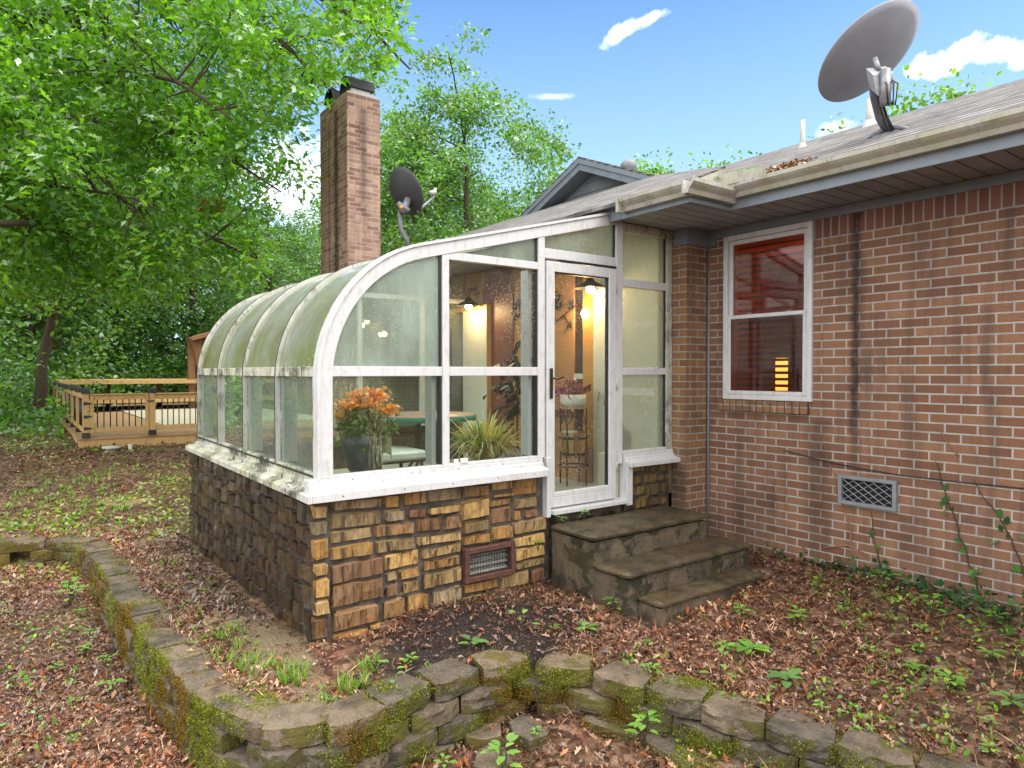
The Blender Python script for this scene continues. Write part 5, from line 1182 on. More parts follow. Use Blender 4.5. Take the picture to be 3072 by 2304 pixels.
# ------------------------------------------------------------------ trees
def limb(mb, pts, r0, r1, n=7):
    """bent tapered limb through pts"""
    P = [Vector(p) for p in pts]; out = []
    for a, b in zip(P, P[1:]):
        for k in range(4): out.append(a.lerp(b, k / 4))
    out.append(P[-1]); m = len(out)
    out = [p + Vector((noise.noise(p * .9) , noise.noise(p * .9 + Vector((7, 3, 1))), noise.noise(p * .9 + Vector((1, 9, 5))))) * (.0 if i == 0 else .16 * min(1, r0 * 8)) for i, p in enumerate(out)]
    mb.tube(out, [r0 + (r1 - r0) * (i / (m - 1)) ** .8 for i in range(m)], n); return out
OAK = [(.165, .36, .03), (.125, .30, .03), (.22, .42, .04), (.085, .21, .025), (.18, .35, .03), (.13, .30, .06)]
WOOD = [(.155, .33, .07), (.12, .26, .06), (.21, .38, .07), (.08, .19, .05), (.16, .30, .11)]
def sprays(centres, per, rad, size, rng, flat=.55, shape='oak', up=.75, hang=.25):
    """leafy sprays: flattened clusters of leaves that droop outwards a little"""
    n = len(centres) * per; C = np.repeat(np.asarray(centres, float), per, 0)
    o = rng.normal(size=(n, 3)); o /= np.linalg.norm(o, axis=1, keepdims=True); o *= rng.uniform(0, 1, (n, 1)) ** .5
    rr = np.repeat(rng.uniform(.6, 1.25, len(centres)) * rad, per).reshape(-1, 1)
    tilt = np.repeat(rng.normal(size=(len(centres), 2)) * .35, per, 0)
    off = o * rr * (1, 1, flat); off[:, 2] += off[:, 0] * tilt[:, 0] + off[:, 1] * tilt[:, 1] - hang * (np.hypot(off[:, 0], off[:, 1]) / rad) ** 2 * rad
    N = rnd_dir(n, rng, up); A = off * (1, 1, .3) + rng.normal(size=(n, 3)) * rad * .35
    return leaves(C + off, N, size * rng.uniform(.65, 1.2, n), .48, .25, rng, shape, .15, A=A)
# the big oak whose crown hangs over the upper left
def big_oak():
    rng = np.random.default_rng(21); rd = random.Random(5)
    base = Vector((-13.2, -4.6, .2)); t = thing('oak_tree', 'large overhanging oak with sunlit lobed leaves filling the upper left', 'tree', base)
    mb = MB(); limb(mb, [base, base + Vector((.1, .1, 3)), base + Vector((.3, .5, 6)), base + Vector((.5, 1.4, 9)), base + Vector((.6, 2.2, 12.5))], .46, .18, 12)
    H = [(base + Vector((.15, .3, 4.4)), [(-40, 205, 13), (130, 175, 12.4), (300, 168, 12)], .17), (base + Vector((.3, .7, 6.6)), [(60, 90, 13), (160, 20, 12.4)], .15), (base + Vector((.5, 1.4, 9)), [(180, -60, 13.4), (420, 15, 12.4), (560, 60, 11.8), (660, 150, 11.4), (735, 210, 11.2)], .15),
         (base + Vector((.2, .5, 5)), [(-40, 395, 11.5), (120, 400, 10.8), (300, 430, 10.4)], .09), (base + Vector((.4, 1.0, 7.6)), [(60, 260, 12), (300, 250, 11.2), (470, 330, 10.8), (610, 410, 10.8)], .11), (base + Vector((.6, 2, 11)), [(300, -120, 12), (600, -60, 11.4), (800, 60, 11.0), (880, 140, 11)], .11),
         (base + Vector((.3, .8, 4.8)), [(0, 480, 9.6), (200, 490, 13), (420, 500, 12.6), (560, 560, 12.4)], .09), (base + Vector((.4, 1.2, 8.2)), [(200, 120, 11), (380, 180, 10), (500, 260, 9.6)], .09)]
    tips = []
    for (st_, pl, r) in H:
        out = limb(mb, [st_] + [ray(*q) for q in pl], r * .8, .014, 7)
        tips += [(p, max(.01, r * (1 - i / len(out)))) for i, p in enumerate(out) if i > len(out) * .25]
    # crown volume: leafy pads between the limbs, denser towards the left; pockets of sky stay open
    poly = [(-260, -160), (760, -170), (850, -60), (872, 40), (880, 150), (820, 205), (740, 120), (705, 190), (640, 235), (628, 300), (655, 345), (640, 420), (560, 470), (600, 520), (540, 600), (420, 560), (300, 650), (150, 610), (60, 640), (-260, 650)]
    cs = []
    xs_ = np.array([p[0] for p in poly]); ys_ = np.array([p[1] for p in poly])
    while len(cs) < 1000:
        x = rng.uniform(-260, 900); y = rng.uniform(-170, 760)
        if not inside(np.array([x]), np.array([y]), poly)[0]: continue
        tt = rng.uniform(9.4, 15.0) + (.8 if y > 450 else 0)
        g = noise.noise(Vector((x * .0085, y * .0085, tt * .35)))
        if g < -.13: continue
        if x > 560 and rng.random() < .5: continue
        if 560 < x < 660 and 400 < y < 640 and rng.random() < .6: continue
        cs.append(ray(x, y, tt))
    tw = MB()
    P = np.array([p for p, _ in tips]); 
    for c in cs[::2]:
        d = np.linalg.norm(P - np.array(c), axis=1); k = int(np.argmin(d)); a = Vector(P[k])
        if d[k] > 4.2: continue
        mid = a.lerp(c, .55) + Vector((rd.uniform(-.2, .2), rd.uniform(-.2, .2), rd.uniform(-.05, .25))); tw.tube([a, mid, c], [.02, .012, .005], 4, False)
    mb.build('trunk', M['bark'], t); tw.build('twigs', M['bark'], t)
    V, Fc = sprays(cs, 78, .55, .135, rng); n = len(Fc)
    T = tints(n, OAK, rng) * np.repeat(rng.uniform(.8, 1.25, len(cs)), 78).reshape(-1, 1)
    raw_mesh('crown', V, Fc, M['oakleaf'], t, T)
    # a few dead brown sprigs
    for q in ((242, 268, 11.5), (455, 435, 11.3), (200, 185, 11.8)):
        V, Fc = sprays([ray(*q)], 26, .2, .13, rng); raw_mesh('dead_sprig', V, Fc, M['oakleaf'], t, tints(len(Fc), [(.32, .14, .04), (.25, .09, .03)], rng))
big_oak()
def tree_proto(name, seed, H, rad, trunk_r, ncl, per, lsize, crown0, pal, flat=.7, lean=(0, 0), label='', cat='tree', group=None, open_=-.2, csz=.95):
    rng = np.random.default_rng(seed); rd = random.Random(seed); t = thing(name, label, cat, (0, 0, 0), 0, group); mb = MB()
    top = Vector((lean[0], lean[1], H * .86)); main = limb(mb, [(0, 0, -.3), (lean[0] * .15, lean[1] * .15, H * .25), (lean[0] * .5 + .2, lean[1] * .5, H * .55), top], trunk_r, trunk_r * .18, 9)
    ends = []
    for k in range(13):
        f = rd.uniform(crown0 * .85, .95); p = main[min(len(main) - 1, int(f * len(main)))]; a = k * 2.4 + rd.uniform(-.4, .4); L = rad * rd.uniform(.6, 1.0) * (1 - .45 * abs(f - .55))
        e = p + Vector((math.cos(a) * L, math.sin(a) * L, L * rd.uniform(.1, .7))); o = limb(mb, [p, p.lerp(e, .5) + Vector((0, 0, L * .12)), e], trunk_r * .42 * (1.2 - f), .02, 6); ends += o[3:]
    cs = []; z0, z1 = H * crown0, H
    tries = 0
    while len(cs) < ncl and tries < ncl * 40:
        tries += 1
        v = rng.normal(size=3); v /= np.linalg.norm(v); v *= rng.uniform(.35, 1) ** .45
        h = (v[2] + 1) / 2; w_ = 1.0 - .25 * abs(h - .4)
        p = Vector((v[0] * rad * w_ + lean[0] * h, v[1] * rad * w_ + lean[1] * h, z0 + (z1 - z0) * h))
        if noise.noise(p * (2.2 / rad) + Vector((seed, 0, 0))) < open_: continue
        if rng.random() < .35 and ends: p = ends[rd.randrange(len(ends))] + Vector(rng.normal(size=3) * .5)
        cs.append(p)
    mb.build('trunk', M['bark'], t)
    V, Fc = sprays(cs, per, csz, lsize, rng, flat, 'leaf'); T = tints(len(Fc), pal, rng) * np.repeat(rng.uniform(.65, 1.3, len(cs)), per).reshape(-1, 1)
    raw_mesh('crown', V, Fc, M['woodleaf'], t, T); return t
def dup(root, loc, rz, s, label=None, group=None):
    r = root.copy(); COL.objects.link(r); r.location = loc; r.rotation_euler = (0, 0, rz); r.scale = (s, s, s)
    if label: r['label'] = label
    if group: r['group'] = group
    for chd in root.children:
        c = chd.copy(); COL.objects.link(c); c.parent = r
    return r
def put(root, loc, rz, s): root.location = loc; root.rotation_euler = (0, 0, rz); root.scale = (s, s, s)
WL = 'tall leafy tree in the green wood behind the deck'
pa_ = tree_proto('wood_tree', 31, 15, 4.2, .26, 260, 60, .24, .22, WOOD, label=WL, group='trees of the wood behind the yard')
pb_ = tree_proto('wood_tree', 32, 13, 3.8, .22, 240, 60, .22, .18, WOOD + [(.12, .23, .03)], lean=(.8, .4), label=WL, group='trees of the wood behind the yard')
pc_ = tree_proto('wood_tree', 33, 17, 4.4, .3, 280, 60, .25, .30, WOOD, lean=(-.5, .3), label=WL, group='trees of the wood behind the yard')
def gp(px, tt):
    p = ray(px, 860, tt); return (p.x, p.y, float(ground_z(p.x, p.y)) - .1)
spots = [(60, 25, 0, 1.0), (-150, 22, 1, .95), (250, 33, 2, 1.0), (420, 34, 0, .95), (560, 36, 1, .62), (150, 30, 1, 1.05), (-60, 33, 2, 1.0), (350, 42, 2, 1.1), (500, 44, 0, .8), (680, 40, 2, .58), (0, 44, 0, 1.2), (200, 46, 1, 1.2), (640, 50, 0, .75), (780, 42, 1, .8), (-300, 28, 0, 1.1), (-400, 20, 1, 1), (800, 52, 2, 1.0), (880, 40, 0, .8)]
protos = [pa_, pb_, pc_]; used = [False] * 3
for i, (px_, tt, k, s_) in enumerate(spots):
    if not used[k]: put(protos[k], gp(px_, tt), i * 1.7, s_); used[k] = True
    else: dup(protos[k], gp(px_, tt), i * 1.7, s_)
lt_ = tree_proto('leaning_tree', 41, 9, 2.6, .19, 130, 55, .17, .45, OAK[:3] + WOOD, lean=(1.6, 1.2), label='slim dark leaning tree trunk with bright leaves left of the deck', group=None); put(lt_, gp(75, 18.5), .2, 1)
# trees behind the house
bt = tree_proto('oak_tree', 51, 12.0, 5.6, .34, 430, 105, .15, .34, OAK[:2] + WOOD + [(.16, .30, .10)], flat=.6, label='open crowned oak with dark limbs behind the roof, right of the chimney', open_=-.10, csz=.78); put(bt, gp(1005, 21), .6, .81)
bt2 = tree_proto('oak_tree', 52, 11, 3.4, .28, 300, 90, .15, .3, WOOD + OAK[:1] + [(.15, .28, .10)], label='dense green oak right behind the chimney', csz=.8); put(bt2, gp(890, 23), 1.2, .84)
dup(bt2, gp(585, 30), 2.5, .78, 'bright green oak filling the gap left of the chimney base', None)
dup(bt2, gp(1090, 27), 4.0, .74, 'smaller green tree between the open oak and the gable', None); dup(bt2, gp(965, 29), 5.2, .92, 'green tree crown directly behind the smaller satellite dish', None)
BT = 'tree top just showing above the house roof ridge'
sp = tree_proto('roof_line_tree', 53, 10, 2.2, .2, 70, 45, .20, .5, OAK, label=BT, group='tree tops behind the roof ridge', open_=.05)
def top_at(px, py, tt, k, rz, first=False):
    p = ray(px, py, tt); s_ = (p.z - .2) / 10.2
    (put if first else dup)(sp, (p.x, p.y, .2), rz, s_)
top_at(1430, 325, 26, 0, .3, True); top_at(1565, 325, 27, 0, 1.4); top_at(1990, 168, 24, 0, 2.2); top_at(2075, 190, 30, 0, 3.3); top_at(1360, 345, 33, 0, 4.4); top_at(1870, 235, 28, 0, 5.1)
# undergrowth shrubs along the edge of the wood
def shrub_proto(seed, label):
    rng = np.random.default_rng(seed); t = thing('shrub', label, 'shrub', (0, 0, 0), 0, 'shrubs at the edge of the wood')
    cs = [Vector((rng.normal() * .8, rng.normal() * .8, abs(rng.normal()) * .75 + .15)) for _ in range(90)]
    mb = MB()
    for k in range(7): a = k * .9; mb.tube([(0, 0, 0), (math.cos(a) * .4, math.sin(a) * .4, .8), (math.cos(a) * .8, math.sin(a) * .8, 1.5)], [.03, .02, .008], 5)
    mb.build('stems', M['bark'], t); V, Fc = sprays(cs, 45, .45, .13, rng, .7, 'leaf'); raw_mesh('foliage', V, Fc, M['woodleaf'], t, tints(len(Fc), WOOD + OAK[:2], rng) * np.repeat(rng.uniform(.6, 1.3, len(cs)), 45).reshape(-1, 1)); return t
sh = shrub_proto(61, 'leafy undergrowth shrub at the edge of the wood by the deck')
for i, (px_, tt, s_) in enumerate(((-20, 18.5, .9), (-90, 16, 1.1), (20, 24, 1.2), (110, 33, 1.9), (170, 36, 1.8), (-140, 19, 1.4), (10, 27, 1.8), (210, 31, 1.6), (280, 34, 1.8), (350, 36, 1.8), (420, 34, 1.7), (100, 31, 1.9), (490, 38, 2), (-40, 23, 1.5))):
    if i == 0: put(sh, gp(px_, tt), .0, s_)
    else: dup(sh, gp(px_, tt), i * 1.3, s_)
# far wood that reads as one mass
rng = np.random.default_rng(71); cs = []
while len(cs) < 1500:
    px_ = rng.uniform(-700, 1150); tt = rng.uniform(52, 68); p = ray(px_, 860, tt); h = 15 + 4 * noise.noise(Vector((px_ * .006, 0, 3)))
    if px_ > 480: h *= max(.4, 1 - (px_ - 480) / 350)
    cs.append(Vector((p.x, p.y, .5 + rng.uniform(0, 1) ** .9 * h)))
V, Fc = sprays(cs, 26, 1.7, .62, rng, .8, 'leaf'); tag(raw_mesh('far_wood', V, Fc, M['woodleaf'], None, tints(len(Fc), WOOD, rng) * np.repeat(rng.uniform(.55, 1.25, len(cs)), 26).reshape(-1, 1)), 'distant green wood behind the nearer trees', 'wood', kind='stuff')

# ------------------------------------------------------------------ dead leaves, grass, weeds
def excluded(x, y):
    inn = (x < XF - .0) & (x > XL) & (y > 1.5) & (y < 9)
    hs = (y > YW - .03) | ((x < JX) & (y > YH - .02) & (x > -13))
    stp_ = (x > -4.33) & (x < -3.22) & (y > 3.52) & (y < 5.1)
    return inn | hs | stp_
def scatter(n, x0, x1, y0, y1, rng, dens=None):
    x = rng.uniform(x0, x1, n); y = rng.uniform(y0, y1, n); k = ~excluded(x, y)
    if dens is not None: k &= rng.random(n) < dens(x, y)
    return x[k], y[k]
rng = np.random.default_rng(81)
def nzf(x, y, s, o=0): return .5 + .25 * (np.sin(x * s + 1.7 * np.sin(y * s * .8 + o)) + np.sin(y * s * 1.13 + 1.3 * np.sin(x * s * .7 + 2 + o)))
def soilmask(x, y): return np.exp(-((((x + 3.75) / .5) ** 2 + ((y - 2.55) / .7) ** 2) ** 2))
def gritmask(x, y): return np.exp(-((((x + 4.5) / .8) ** 2 + ((y - 1.38) / .17) ** 2) ** 2))
X, Y = [], []
for (n, x0, x1, y0, y1) in ((62000, -4.6, .3, .2, 5.42), (48000, -9.5, -4.0, -1.6, 1.62), (22000, -16, -9.2, -4.5, 5.0), (5200, -24, -15.8, -9, 1.0), (16000, -3.6, -.2, 1.2, 3.4), (26000, -9.0, .5, -4.5, .3)):
    x, y = scatter(n, x0, x1, y0, y1, rng, lambda x, y: (.35 + .65 * np.clip(nzf(x, y, 2.1) * 1.6, 0, 1)) * (1 - .72 * soilmask(x, y)) * (1 - .8 * gritmask(x, y))); X.append(x); Y.append(y)
X = np.concatenate(X); Y = np.concatenate(Y); n = len(X)
Z = ground_z(X, Y) + rng.uniform(.0, .022, n)
C = np.stack([X, Y, Z], 1)
LIT = [(.24, .105, .05), (.19, .08, .05), (.38, .22, .14), (.13, .055, .042), (.46, .29, .17), (.34, .13, .04), (.18, .085, .055), (.60, .46, .35), (.16, .075, .065), (.28, .11, .05), (.52, .36, .23), (.20, .11, .085)]
patch = np.clip(nzf(X, Y, 1.3, 2.), .25, 1)[:, None]
T = tints(n, LIT, rng, .5, 1.25) * (.50 + .68 * patch) * (1.04, .86, .76)
wetl = np.exp(-(((Y - 1.45) / .32) ** 2)) * (X < -4.6) * (X > -8.5); T *= (1 - .6 * wetl)[:, None]
grow = 1 + np.clip((np.hypot(X, Y) - 8) / 12, 0, 1.2); kind = rng.random(n)
for nm, sel, sz, asp, fold, shp, lab in (('leaf_litter', kind < .34, lambda m: .024 + .038 * rng.uniform(0, 1, m) ** 1.5, .5, .6, 'oak', 'brown dead oak leaves strewn over the yard'),
                                    ('curled_leaves', (kind >= .34) & (kind < .62), lambda m: .016 + .026 * rng.uniform(0, 1, m) ** 1.5, .38, .9, 'leaf', 'curled narrow dead leaves mixed through the litter'),
                                    ('leaf_scraps', (kind >= .62) & (kind < .84), lambda m: rng.uniform(.010, .028, m), .5, .5, 'q', 'small broken scraps of dead leaves over the yard'),
                                    ('dry_stems', kind >= .84, lambda m: rng.uniform(.04, .13, m), .03, .2, 'q', 'thin dry leaf stems and needles over the yard')):
    m = int(sel.sum()); V, Fc = leaves(C[sel], rnd_dir(m, rng, 2.3), sz(m) * grow[sel], asp, fold, rng, shp, -.4); tt_ = T[sel] * (1.35 if shp == 'q' else 1.0)
    tag(raw_mesh(nm, V, Fc, M['litter'], None, tt_), lab, 'leaves', kind='stuff')
# leaves lying on wall tops and steps belong to the litter too: a few on the treads
tw = MB()
for k in range(260):
    x, y = rng.uniform(-9, -.8), rng.uniform(.3, 5.2)
    if excluded(np.array([x]), np.array([y]))[0]: continue
    z = float(ground_z(x, y)); a = rng.uniform(0, 6.28); L = rng.uniform(.06, .28); tw.tube([(x, y, z + .012), (x + math.cos(a) * L * .5, y + math.sin(a) * L * .5, z + .03), (x + math.cos(a) * L, y + math.sin(a) * L, float(ground_z(x + math.cos(a) * L, y + math.sin(a) * L)) + .012)], [.0035, .003, .0015], 4)
tag(tw.build('fallen_twigs', M['cedar']), 'thin fallen twigs among the dead leaves', 'twigs', kind='stuff')
# grass in the gritty strip by the corner and thin grass among the leaves on the left
GR = [(.16, .36, .03), (.12, .29, .025), (.21, .40, .04), (.28, .30, .09), (.36, .30, .15)]
VV, TT = [], []
for (x, y, r_, k, L) in ((-4.28, 1.22, .14, 26, .11), (-4.02, 1.34, .10, 26, .12), (-4.62, 1.14, .16, 18, .10), (-4.9, 1.12, .15, 12, .09), (-4.45, 1.2, .10, 14, .11), (-3.72, 1.58, .10, 30, .11), (-3.86, 1.74, .07, 16, .10), (-3.5, 1.75, .1, 10, .08), (-3.70, 1.38, .12, 16, .07), (-5.0, 1.18, .12, 14, .08), (-3.55, 2.0, .10, 10, .08), (-4.05, 1.12, .10, 12, .07)):
    for _ in range(k):
        a, q = rng.uniform(0, 6.28), r_ * rng.uniform(0, 1) ** .6; xx, yy = x + q * math.cos(a), y + q * math.sin(a)
        V, Fc, T = blades((xx, yy, float(ground_z(xx, yy))), 7, L, .06, .45, .004, rng, 3, GR); VV.append(V); TT.append(T)
for _ in range(1500):
    xx, yy = rng.uniform(-15, -4.6), rng.uniform(-3, 1.4)
    if nzf(np.array([xx]), np.array([yy]), 1.1, 1)[0] < (.62 if xx > -9 else .42) or (yy > .4 and yy < .95 and xx > -9.2) or excluded(np.array([xx]), np.array([yy]))[0]: continue
    V, Fc, T = blades((xx, yy, float(ground_z(xx, yy))), 6, .09 if xx > -9 else .12, .07, .5, .006 if xx > -9 else .012, rng, 2, GR); VV.append(V); TT.append(T)
for _ in range(60):
    xx, yy = rng.uniform(-3.2, -.6), rng.uniform(2.9, 5.2)
    if excluded(np.array([xx]), np.array([yy]))[0]: continue
    V, Fc, T = blades((xx, yy, float(ground_z(xx, yy))), 6, .09, .06, .4, .004, rng, 3, GR + [(.3, .24, .1)]); VV.append(V); TT.append(T)
V = np.concatenate(VV); tag(raw_mesh('grass', V, np.arange(len(V)).reshape(-1, 4), M['weed'], None, np.concatenate(TT)), 'bright green grass tufts and thin blades among the leaves', 'grass', kind='stuff')
# low green ground cover on the far left yard and at the foot of the wood
x, y = scatter(15000, -17, -8.4, -6, 4.0, rng, lambda x, y: np.clip((nzf(x, y, .9, 4) - .42) * 3.5, 0, 1) * np.clip((nzf(x, y, 4.2, 1)) * 1.3, 0, 1))
k = len(x); C = np.stack([x, y, ground_z(x, y) + rng.uniform(.01, .05, k)], 1); V, Fc = leaves(C, rnd_dir(k, rng, 1.3), rng.uniform(.035, .085, k), .5, .2, rng)
T = tints(k, [(.30, .42, .04), (.22, .36, .03), (.36, .44, .07), (.16, .29, .03)], rng)
x2, y2 = scatter(7000, -26, -15.9, -9, .9, rng); k2 = len(x2); C2 = np.stack([x2, y2, ground_z(x2, y2) + rng.uniform(.02, .35, k2) * np.clip((-x2 - 17) / 3, 0, 1)], 1); V2, F3 = leaves(C2, rnd_dir(k2, rng, 1.0), rng.uniform(.08, .2, k2), .5, .2, rng); keep = C2[:, 0] < -17.2
F3 = F3[keep]
tag(raw_mesh('ground_cover', np.concatenate([V, V2]), np.concatenate([Fc, F3 + len(V)]), M['weed'], None, np.concatenate([T, tints(k2, WOOD + OAK[:2], rng)[keep]])), 'low bright green ground cover spreading over the left yard', 'ground cover', kind='stuff')
x, y = [], []
for _ in range(520):
    if rng.random() < .6: cx, cy_ = rng.uniform(-3.1, -.6), rng.uniform(2.9, 5.2)
    else: cx, cy_ = rng.uniform(-9.0, -4.2), rng.uniform(-1.6, .45)
    if nzf(np.array([cx]), np.array([cy_]), 2.3, 3)[0] < .45: continue
    q = int(rng.integers(3, 9)); x.append(cx + rng.normal(size=q) * .028); y.append(cy_ + rng.normal(size=q) * .028)
x = np.concatenate(x); y = np.concatenate(y); pk = ~excluded(x, y); x, y = x[pk], y[pk]; k = len(x); V, Fc = leaves(np.stack([x, y, ground_z(x, y) + rng.uniform(.015, .06, k)], 1), rnd_dir(k, rng, 1.1), rng.uniform(.016, .042, k), .55, .2, rng)
tag(raw_mesh('tiny_greens', V, Fc, M['weed'], None, tints(k, [(.20, .42, .03), (.14, .34, .03), (.27, .46, .06), (.10, .24, .03)], rng)), 'scattered tiny green leaves sprouting through the litter', 'weeds', kind='stuff')
# creeping ivy at the foot of the brick wall
xx = rng.uniform(-3.6, .2, 2600); yy = YW - .03 - np.abs(rng.normal(size=2600)) * (.05 + .16 * np.clip((xx + 3.6) / 2.4, 0, 1)); pk = rng.random(2600) < np.clip((nzf(xx, yy * 3, 3.1) - .25) * 1.6, .05, 1) * np.clip((xx + 3.7) / 1.2, .12, 1); xx, yy = xx[pk], yy[pk]; k = len(xx)
C = np.stack([xx, yy, ground_z(xx, yy) + np.abs(rng.normal(size=k)) * .05], 1); V, Fc = leaves(C, rnd_dir(k, rng, .8), rng.uniform(.03, .06, k), .7, .15, rng); tag(raw_mesh('ground_ivy', V, Fc, M['weed'], None, tints(k, [(.025, .085, .03), (.04, .12, .035), (.02, .06, .03), (.07, .16, .03)], rng)), 'dark green ivy creeping along the foot of the brick wall', 'ivy', kind='stuff')
# moss fuzz on the outer faces of the retaining walls
mc, mn = [], []
for wl in (rw, rw3, rw4):
    for bo in wl.children:
        me = bo.data; bl = np.array(wl.location)
        for p in me.polygons:
            c = np.array(p.center) + bl; nr = np.array(p.normal)
            g = noise.noise(Vector(c * 3.3)) + .5 * noise.noise(Vector(c * 9)) + (.16 if abs(nr[2]) < .6 else -.22) + (.12 if c[2] < 0 else 0) + (.30 if wl is rw and abs(nr[2]) < .6 else 0)
            near = np.hypot(c[0], c[1]) < 6.3
            if nr[2] < -.3 or g < .22: continue
            k = int(np.clip((g - .15) * 60, 5, 36) * p.area / .0016 * (1.7 if near else .7)) + 1; u_ = rng.normal(size=(k, 3)) * .016; u_ -= nr * (u_ @ nr)[:, None]; mc.append(c + u_ + nr * rng.uniform(0, .006, (k, 1))); mn.append(nr + rng.normal(size=(k, 3)) * .6)
mc = np.concatenate(mc); mn = np.concatenate(mn); k = len(mc)
V, Fc = leaves(mc, rnd_dir(k, rng, 0), rng.uniform(.006, .014, k), .6, .1, rng, 'q', A=mn); print('moss', k); mt = nzf(mc[:, 0], mc[:, 1] + mc[:, 2], 5.3) - .5 + .25 * (mc[:, 0] < -4.2)
T = np.where((mt > .22)[:, None], np.array([.24, .15, .014]), np.array([.24, .27, .02])) * rng.uniform(.35, 1.35, (k, 1)); tag(raw_mesh('moss', V, Fc, M['weed'], None, T), 'yellow green moss coating the retaining wall blocks', 'moss', kind='stuff')
# seedlings: countable little weeds
def seedling_proto(seed, nl, size, h, name, label, group, pal):
    rng = np.random.default_rng(seed); t = thing(name, label, 'weed', (0, 0, 0), 0, group)
    C, N, A = [], [], []
    for k in range(nl):
        a = k * 2.4 + rng.uniform(-.3, .3); r_ = h * rng.uniform(.1, .9); C.append((math.cos(a) * r_ * .5, math.sin(a) * r_ * .5, h * rng.uniform(.35, 1.0))); A.append((math.cos(a), math.sin(a), .25)); N.append((-.35 * math.cos(a), -.35 * math.sin(a), 1))
    V, Fc = leaves(np.array(C), np.array(N), size * rng.uniform(.7, 1.15, nl), .5, .15, rng, 'leaf', .25, A=np.array(A, float)); raw_mesh('foliage', V, Fc, M['weed'], t, tints(nl, pal, rng))
    mb = MB()
    for c in C[::2]: mb.tube([(0, 0, -.01), (c[0] * .5, c[1] * .5, c[2] * .6), c], .0022, 4)
    mb.build('stem', M['bark'], t); return t
SG = [(.20, .44, .03), (.15, .36, .03), (.27, .50, .05)]
SL1, SL2, SL3 = 'tiny bright green seedling poking out of the dead leaves', 'broad leaved bright green weed rosette on the leafy ground', 'small sprig of three part leaves at the foot of the block walls'
s1 = seedling_proto(1, 7, .055, .07, 'seedling', SL1, 'seedlings in the leaf litter', SG); s2 = seedling_proto(2, 9, .085, .035, 'weed_rosette', SL2, 'weed rosettes', SG); s3 = seedling_proto(3, 14, .05, .13, 'weed_sprig', SL3, 'sprigs by the walls', SG)
s4 = seedling_proto(9, 5, .045, .10, 'seedling', SL1, 'seedlings in the leaf litter', [(.13, .30, .05), (.20, .38, .05)]); s5 = seedling_proto(14, 16, .04, .06, 'seedling', SL1, 'seedlings in the leaf litter', SG + [(.30, .42, .06)]); s6 = seedling_proto(23, 6, .075, .05, 'weed_rosette', SL2, 'weed rosettes', [(.12, .28, .05)])
def place(protos, pts):
    for i, (x, y) in enumerate(pts):
        z = float(ground_z(x, y)); s_ = random.choice((.6, .8, 1.0, 1.2, 1.5))
        proto = protos[i % len(protos)]; x += random.uniform(-.05, .05); y += random.uniform(-.05, .05)
        if i < len(protos): put(proto, (x, y, z), random.uniform(0, 6), s_)
        else: dup(proto, (x, y, z), random.uniform(0, 6), s_)
rd = random.Random(3)
place([s1, s4, s5], [(-2.72, 3.65), (-2.45, 3.35), (-2.2, 3.75), (-1.95, 3.55), (-1.75, 3.85), (-1.55, 4.1), (-2.05, 4.3), (-2.35, 4.05), (-2.6, 4.35), (-1.3, 3.9), (-1.1, 4.3), (-1.5, 4.6), (-1.9, 4.75), (-2.2, 4.9), (-3.55, 3.0), (-3.5, 2.2), (-3.62, 2.7), (-3.75, 1.95), (-2.9, 3.25), (-1.7, 3.45), (-2.9, 4.2), (-2.5, 4.7), (-3.55, 1.75), (-6.0, .2), (-5.2, -.1), (-7.0, .1), (-6.5, -.5), (-4.8, .3), (-7.6, -.6), (-1.2, 3.65), (-.95, 3.95), (-1.35, 4.85)])
place([s2, s6], [(-2.55, 3.75), (-3.62, 2.42), (-1.75, 4.25), (-2.15, 3.6), (-5.9, .1), (-5.4, -.35), (-6.9, .4), (-1.25, 4.15), (-3.45, 3.15)])
place([s3], [(-2.80, 3.05), (-2.62, 2.78), (-3.05, 2.42), (-3.15, 1.9), (-2.95, 2.15), (-5.9, .52), (-6.5, .50), (-7.2, .48), (-7.8, .45), (-5.4, .55), (-6.2, .46), (-7.5, .42), (-2.1, 2.85), (-1.75, 3.02), (-3.52, 3.50), (-2.0, 4.95), (-1.7, 5.1), (-1.3, 5.0), (-2.4, 5.15)])
zt = .557
r_ = dup(s3, (-4.22, 3.62, .553), .4, .55, 'green sprig growing in the gap between the door threshold and the top step', 'sprigs on the top step'); dup(s3, (-4.22, 3.86, .553), 2.4, .75, 'green sprig growing in the gap between the door threshold and the top step', 'sprigs on the top step')
dup(s3, (-4.27, 3.40, .36), 1.0, .7, 'dark green sprig growing from the stone wall beside the steps', None)
# roof edge weeds and gutter debris
rdm = dup(s3, (-3.25, 4.72, 3.30), .3, .9, 'green weed sprouting from the gutter corner', None); dup(s3, (-3.45, 4.62, 3.30), 1.3, .6, 'small weed at the roof edge left of the gutter corner', None)
k = 420; x = rng.uniform(-3.55, -2.75, k); y = 4.70 + np.abs(rng.normal(size=k)) * .07; C = np.stack([x, y, EZ + SL * (y - 4.655) + .008], 1); pk = nzf(x, y, 3.7) > .3; C = C[pk]; V, Fc = leaves(C, rnd_dir(len(C), rng, 1.2), rng.uniform(.02, .05, len(C)), .5, .4, rng)
tag(raw_mesh('gutter_debris', V, Fc, M['litter'], None, tints(len(C), LIT, rng)), 'dead leaf debris along the roof edge above the gutter', 'leaves', kind='stuff')
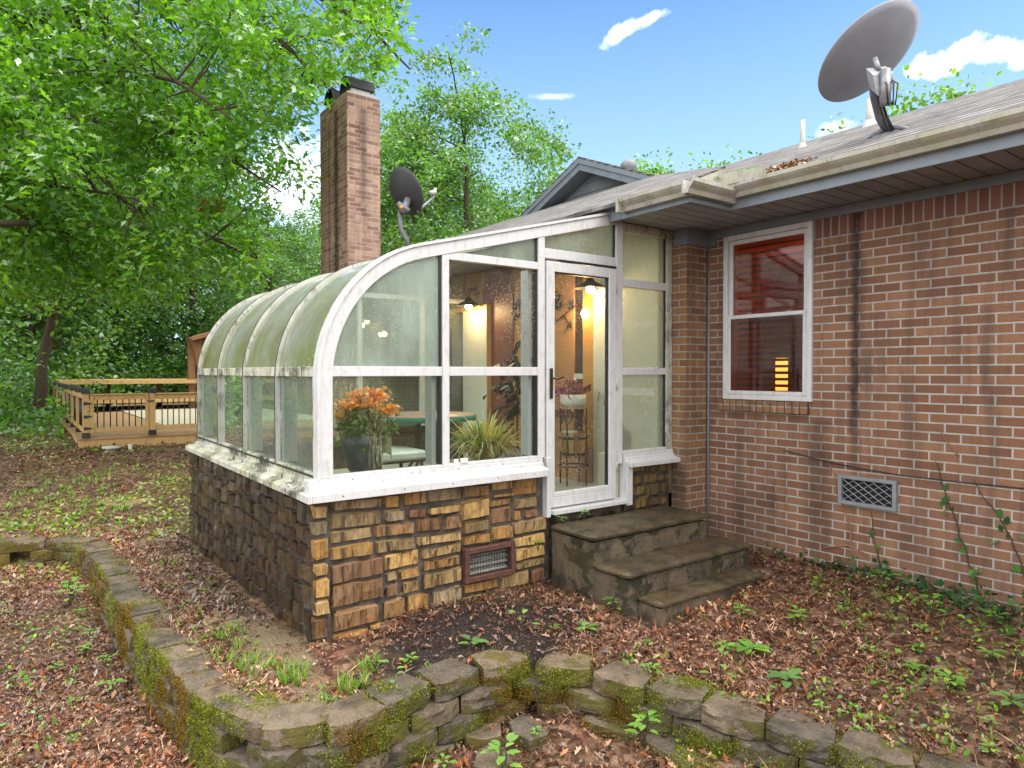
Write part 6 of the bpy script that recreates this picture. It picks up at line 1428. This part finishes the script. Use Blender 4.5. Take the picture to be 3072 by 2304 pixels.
# dead vines and the cable on the brick wall
def vine(label, pts, nleaf, seed):
    rng = np.random.default_rng(seed); t = thing('wall_vine', label, 'vine', (pts[0][0], YW, pts[0][1]), 0, 'vines climbing the brick wall')
    P = [Vector((x, YW - .008 - .004 * math.sin(i * 2.1), z)) for i, (x, z) in enumerate(pts)]; fine = []
    for a, b in zip(P, P[1:]):
        for k in range(5): q = a.lerp(b, k / 5); fine.append(q + Vector((noise.noise(q * 9) * .025, 0, 0)))
    fine.append(P[-1]); MB().tube(fine, [.007 - .005 * i / len(fine) for i in range(len(fine))], 5).build('stem', M['cedar'] if nleaf == 0 else M['bark'], t)
    if nleaf:
        C = np.array([fine[int(rng.uniform(0, .8) ** 1.4 * len(fine))] for _ in range(nleaf)]) + rng.normal(size=(nleaf, 3)) * (.045, .004, .03); C[:, 1] = np.minimum(C[:, 1], YW - .012)
        V, Fc = leaves(C, rng.normal(size=(nleaf, 3)) * .4 + np.array([0, -1, .4]), rng.uniform(.04, .075, nleaf), .6, .12, rng); raw_mesh('foliage', V, Fc, M['weed'], t, tints(nleaf, [(.03, .10, .035), (.05, .15, .04), (.10, .24, .04)], rng))
vine('leafy vine climbing right of the crawl space vent', [(-1.85, .22), (-1.95, .5), (-2.05, .8), (-2.12, 1.0), (-2.16, 1.15)], 14, 1); vine('leafy vine at the right edge of the brick wall', [(-1.55, .22), (-1.62, .5), (-1.75, .8), (-1.86, .95), (-1.92, 1.05)], 16, 2)
vine('thin bare reddish vine left of the crawl space vent', [(-2.75, .3), (-2.78, .55), (-2.90, .85), (-2.98, 1.1), (-3.0, 1.2)], 0, 3); vine('short dead vine high on the right of the brick wall', [(-2.02, 1.20), (-2.08, 1.30), (-2.16, 1.40)], 0, 4); vine('leafy vine just below the crawl space vent', [(-2.52, .2), (-2.58, .45), (-2.62, .7)], 7, 5)
vine('dark dead runner bending along the foot of the brick wall', [(-3.0, .34), (-2.8, .40), (-2.65, .36), (-2.52, .22), (-2.45, .16)], 0, 6)
tag(MB().tube([(-3.36, YW - .012, 1.115), (-3.2, YW - .012, 1.09), (-3.0, YW - .012, 1.06), (-2.75, YW - .012, 1.035), (-2.4, YW - .012, 1.015), (-2.0, YW - .012, 1.015), (-1.5, YW - .012, 1.025), (-.5, YW - .012, 1.05), (1, YW - .012, 1.08)], .0045, 6).build('wall_cable', M['cable']), 'thin black cable running along the brick wall above the vent', 'cable')
# long dry stalk standing in the leaves in front of the steps
t = thing('dry_stalk', 'tall thin dry stalk bent over in front of the bottom step', 'stalk', (-2.9, 3.4, 0)); MB().tube([(-2.86, 3.38, 0), (-2.98, 3.5, .16), (-3.1, 3.62, .30), (-3.22, 3.74, .37), (-3.35, 3.70, .30)], [.0035, .003, .0028, .002, .0015], 5).build('stem', M['bark'], t)
print('objects', len(bpy.data.objects), 'verts', sum(len(m.vertices) for m in bpy.data.meshes))
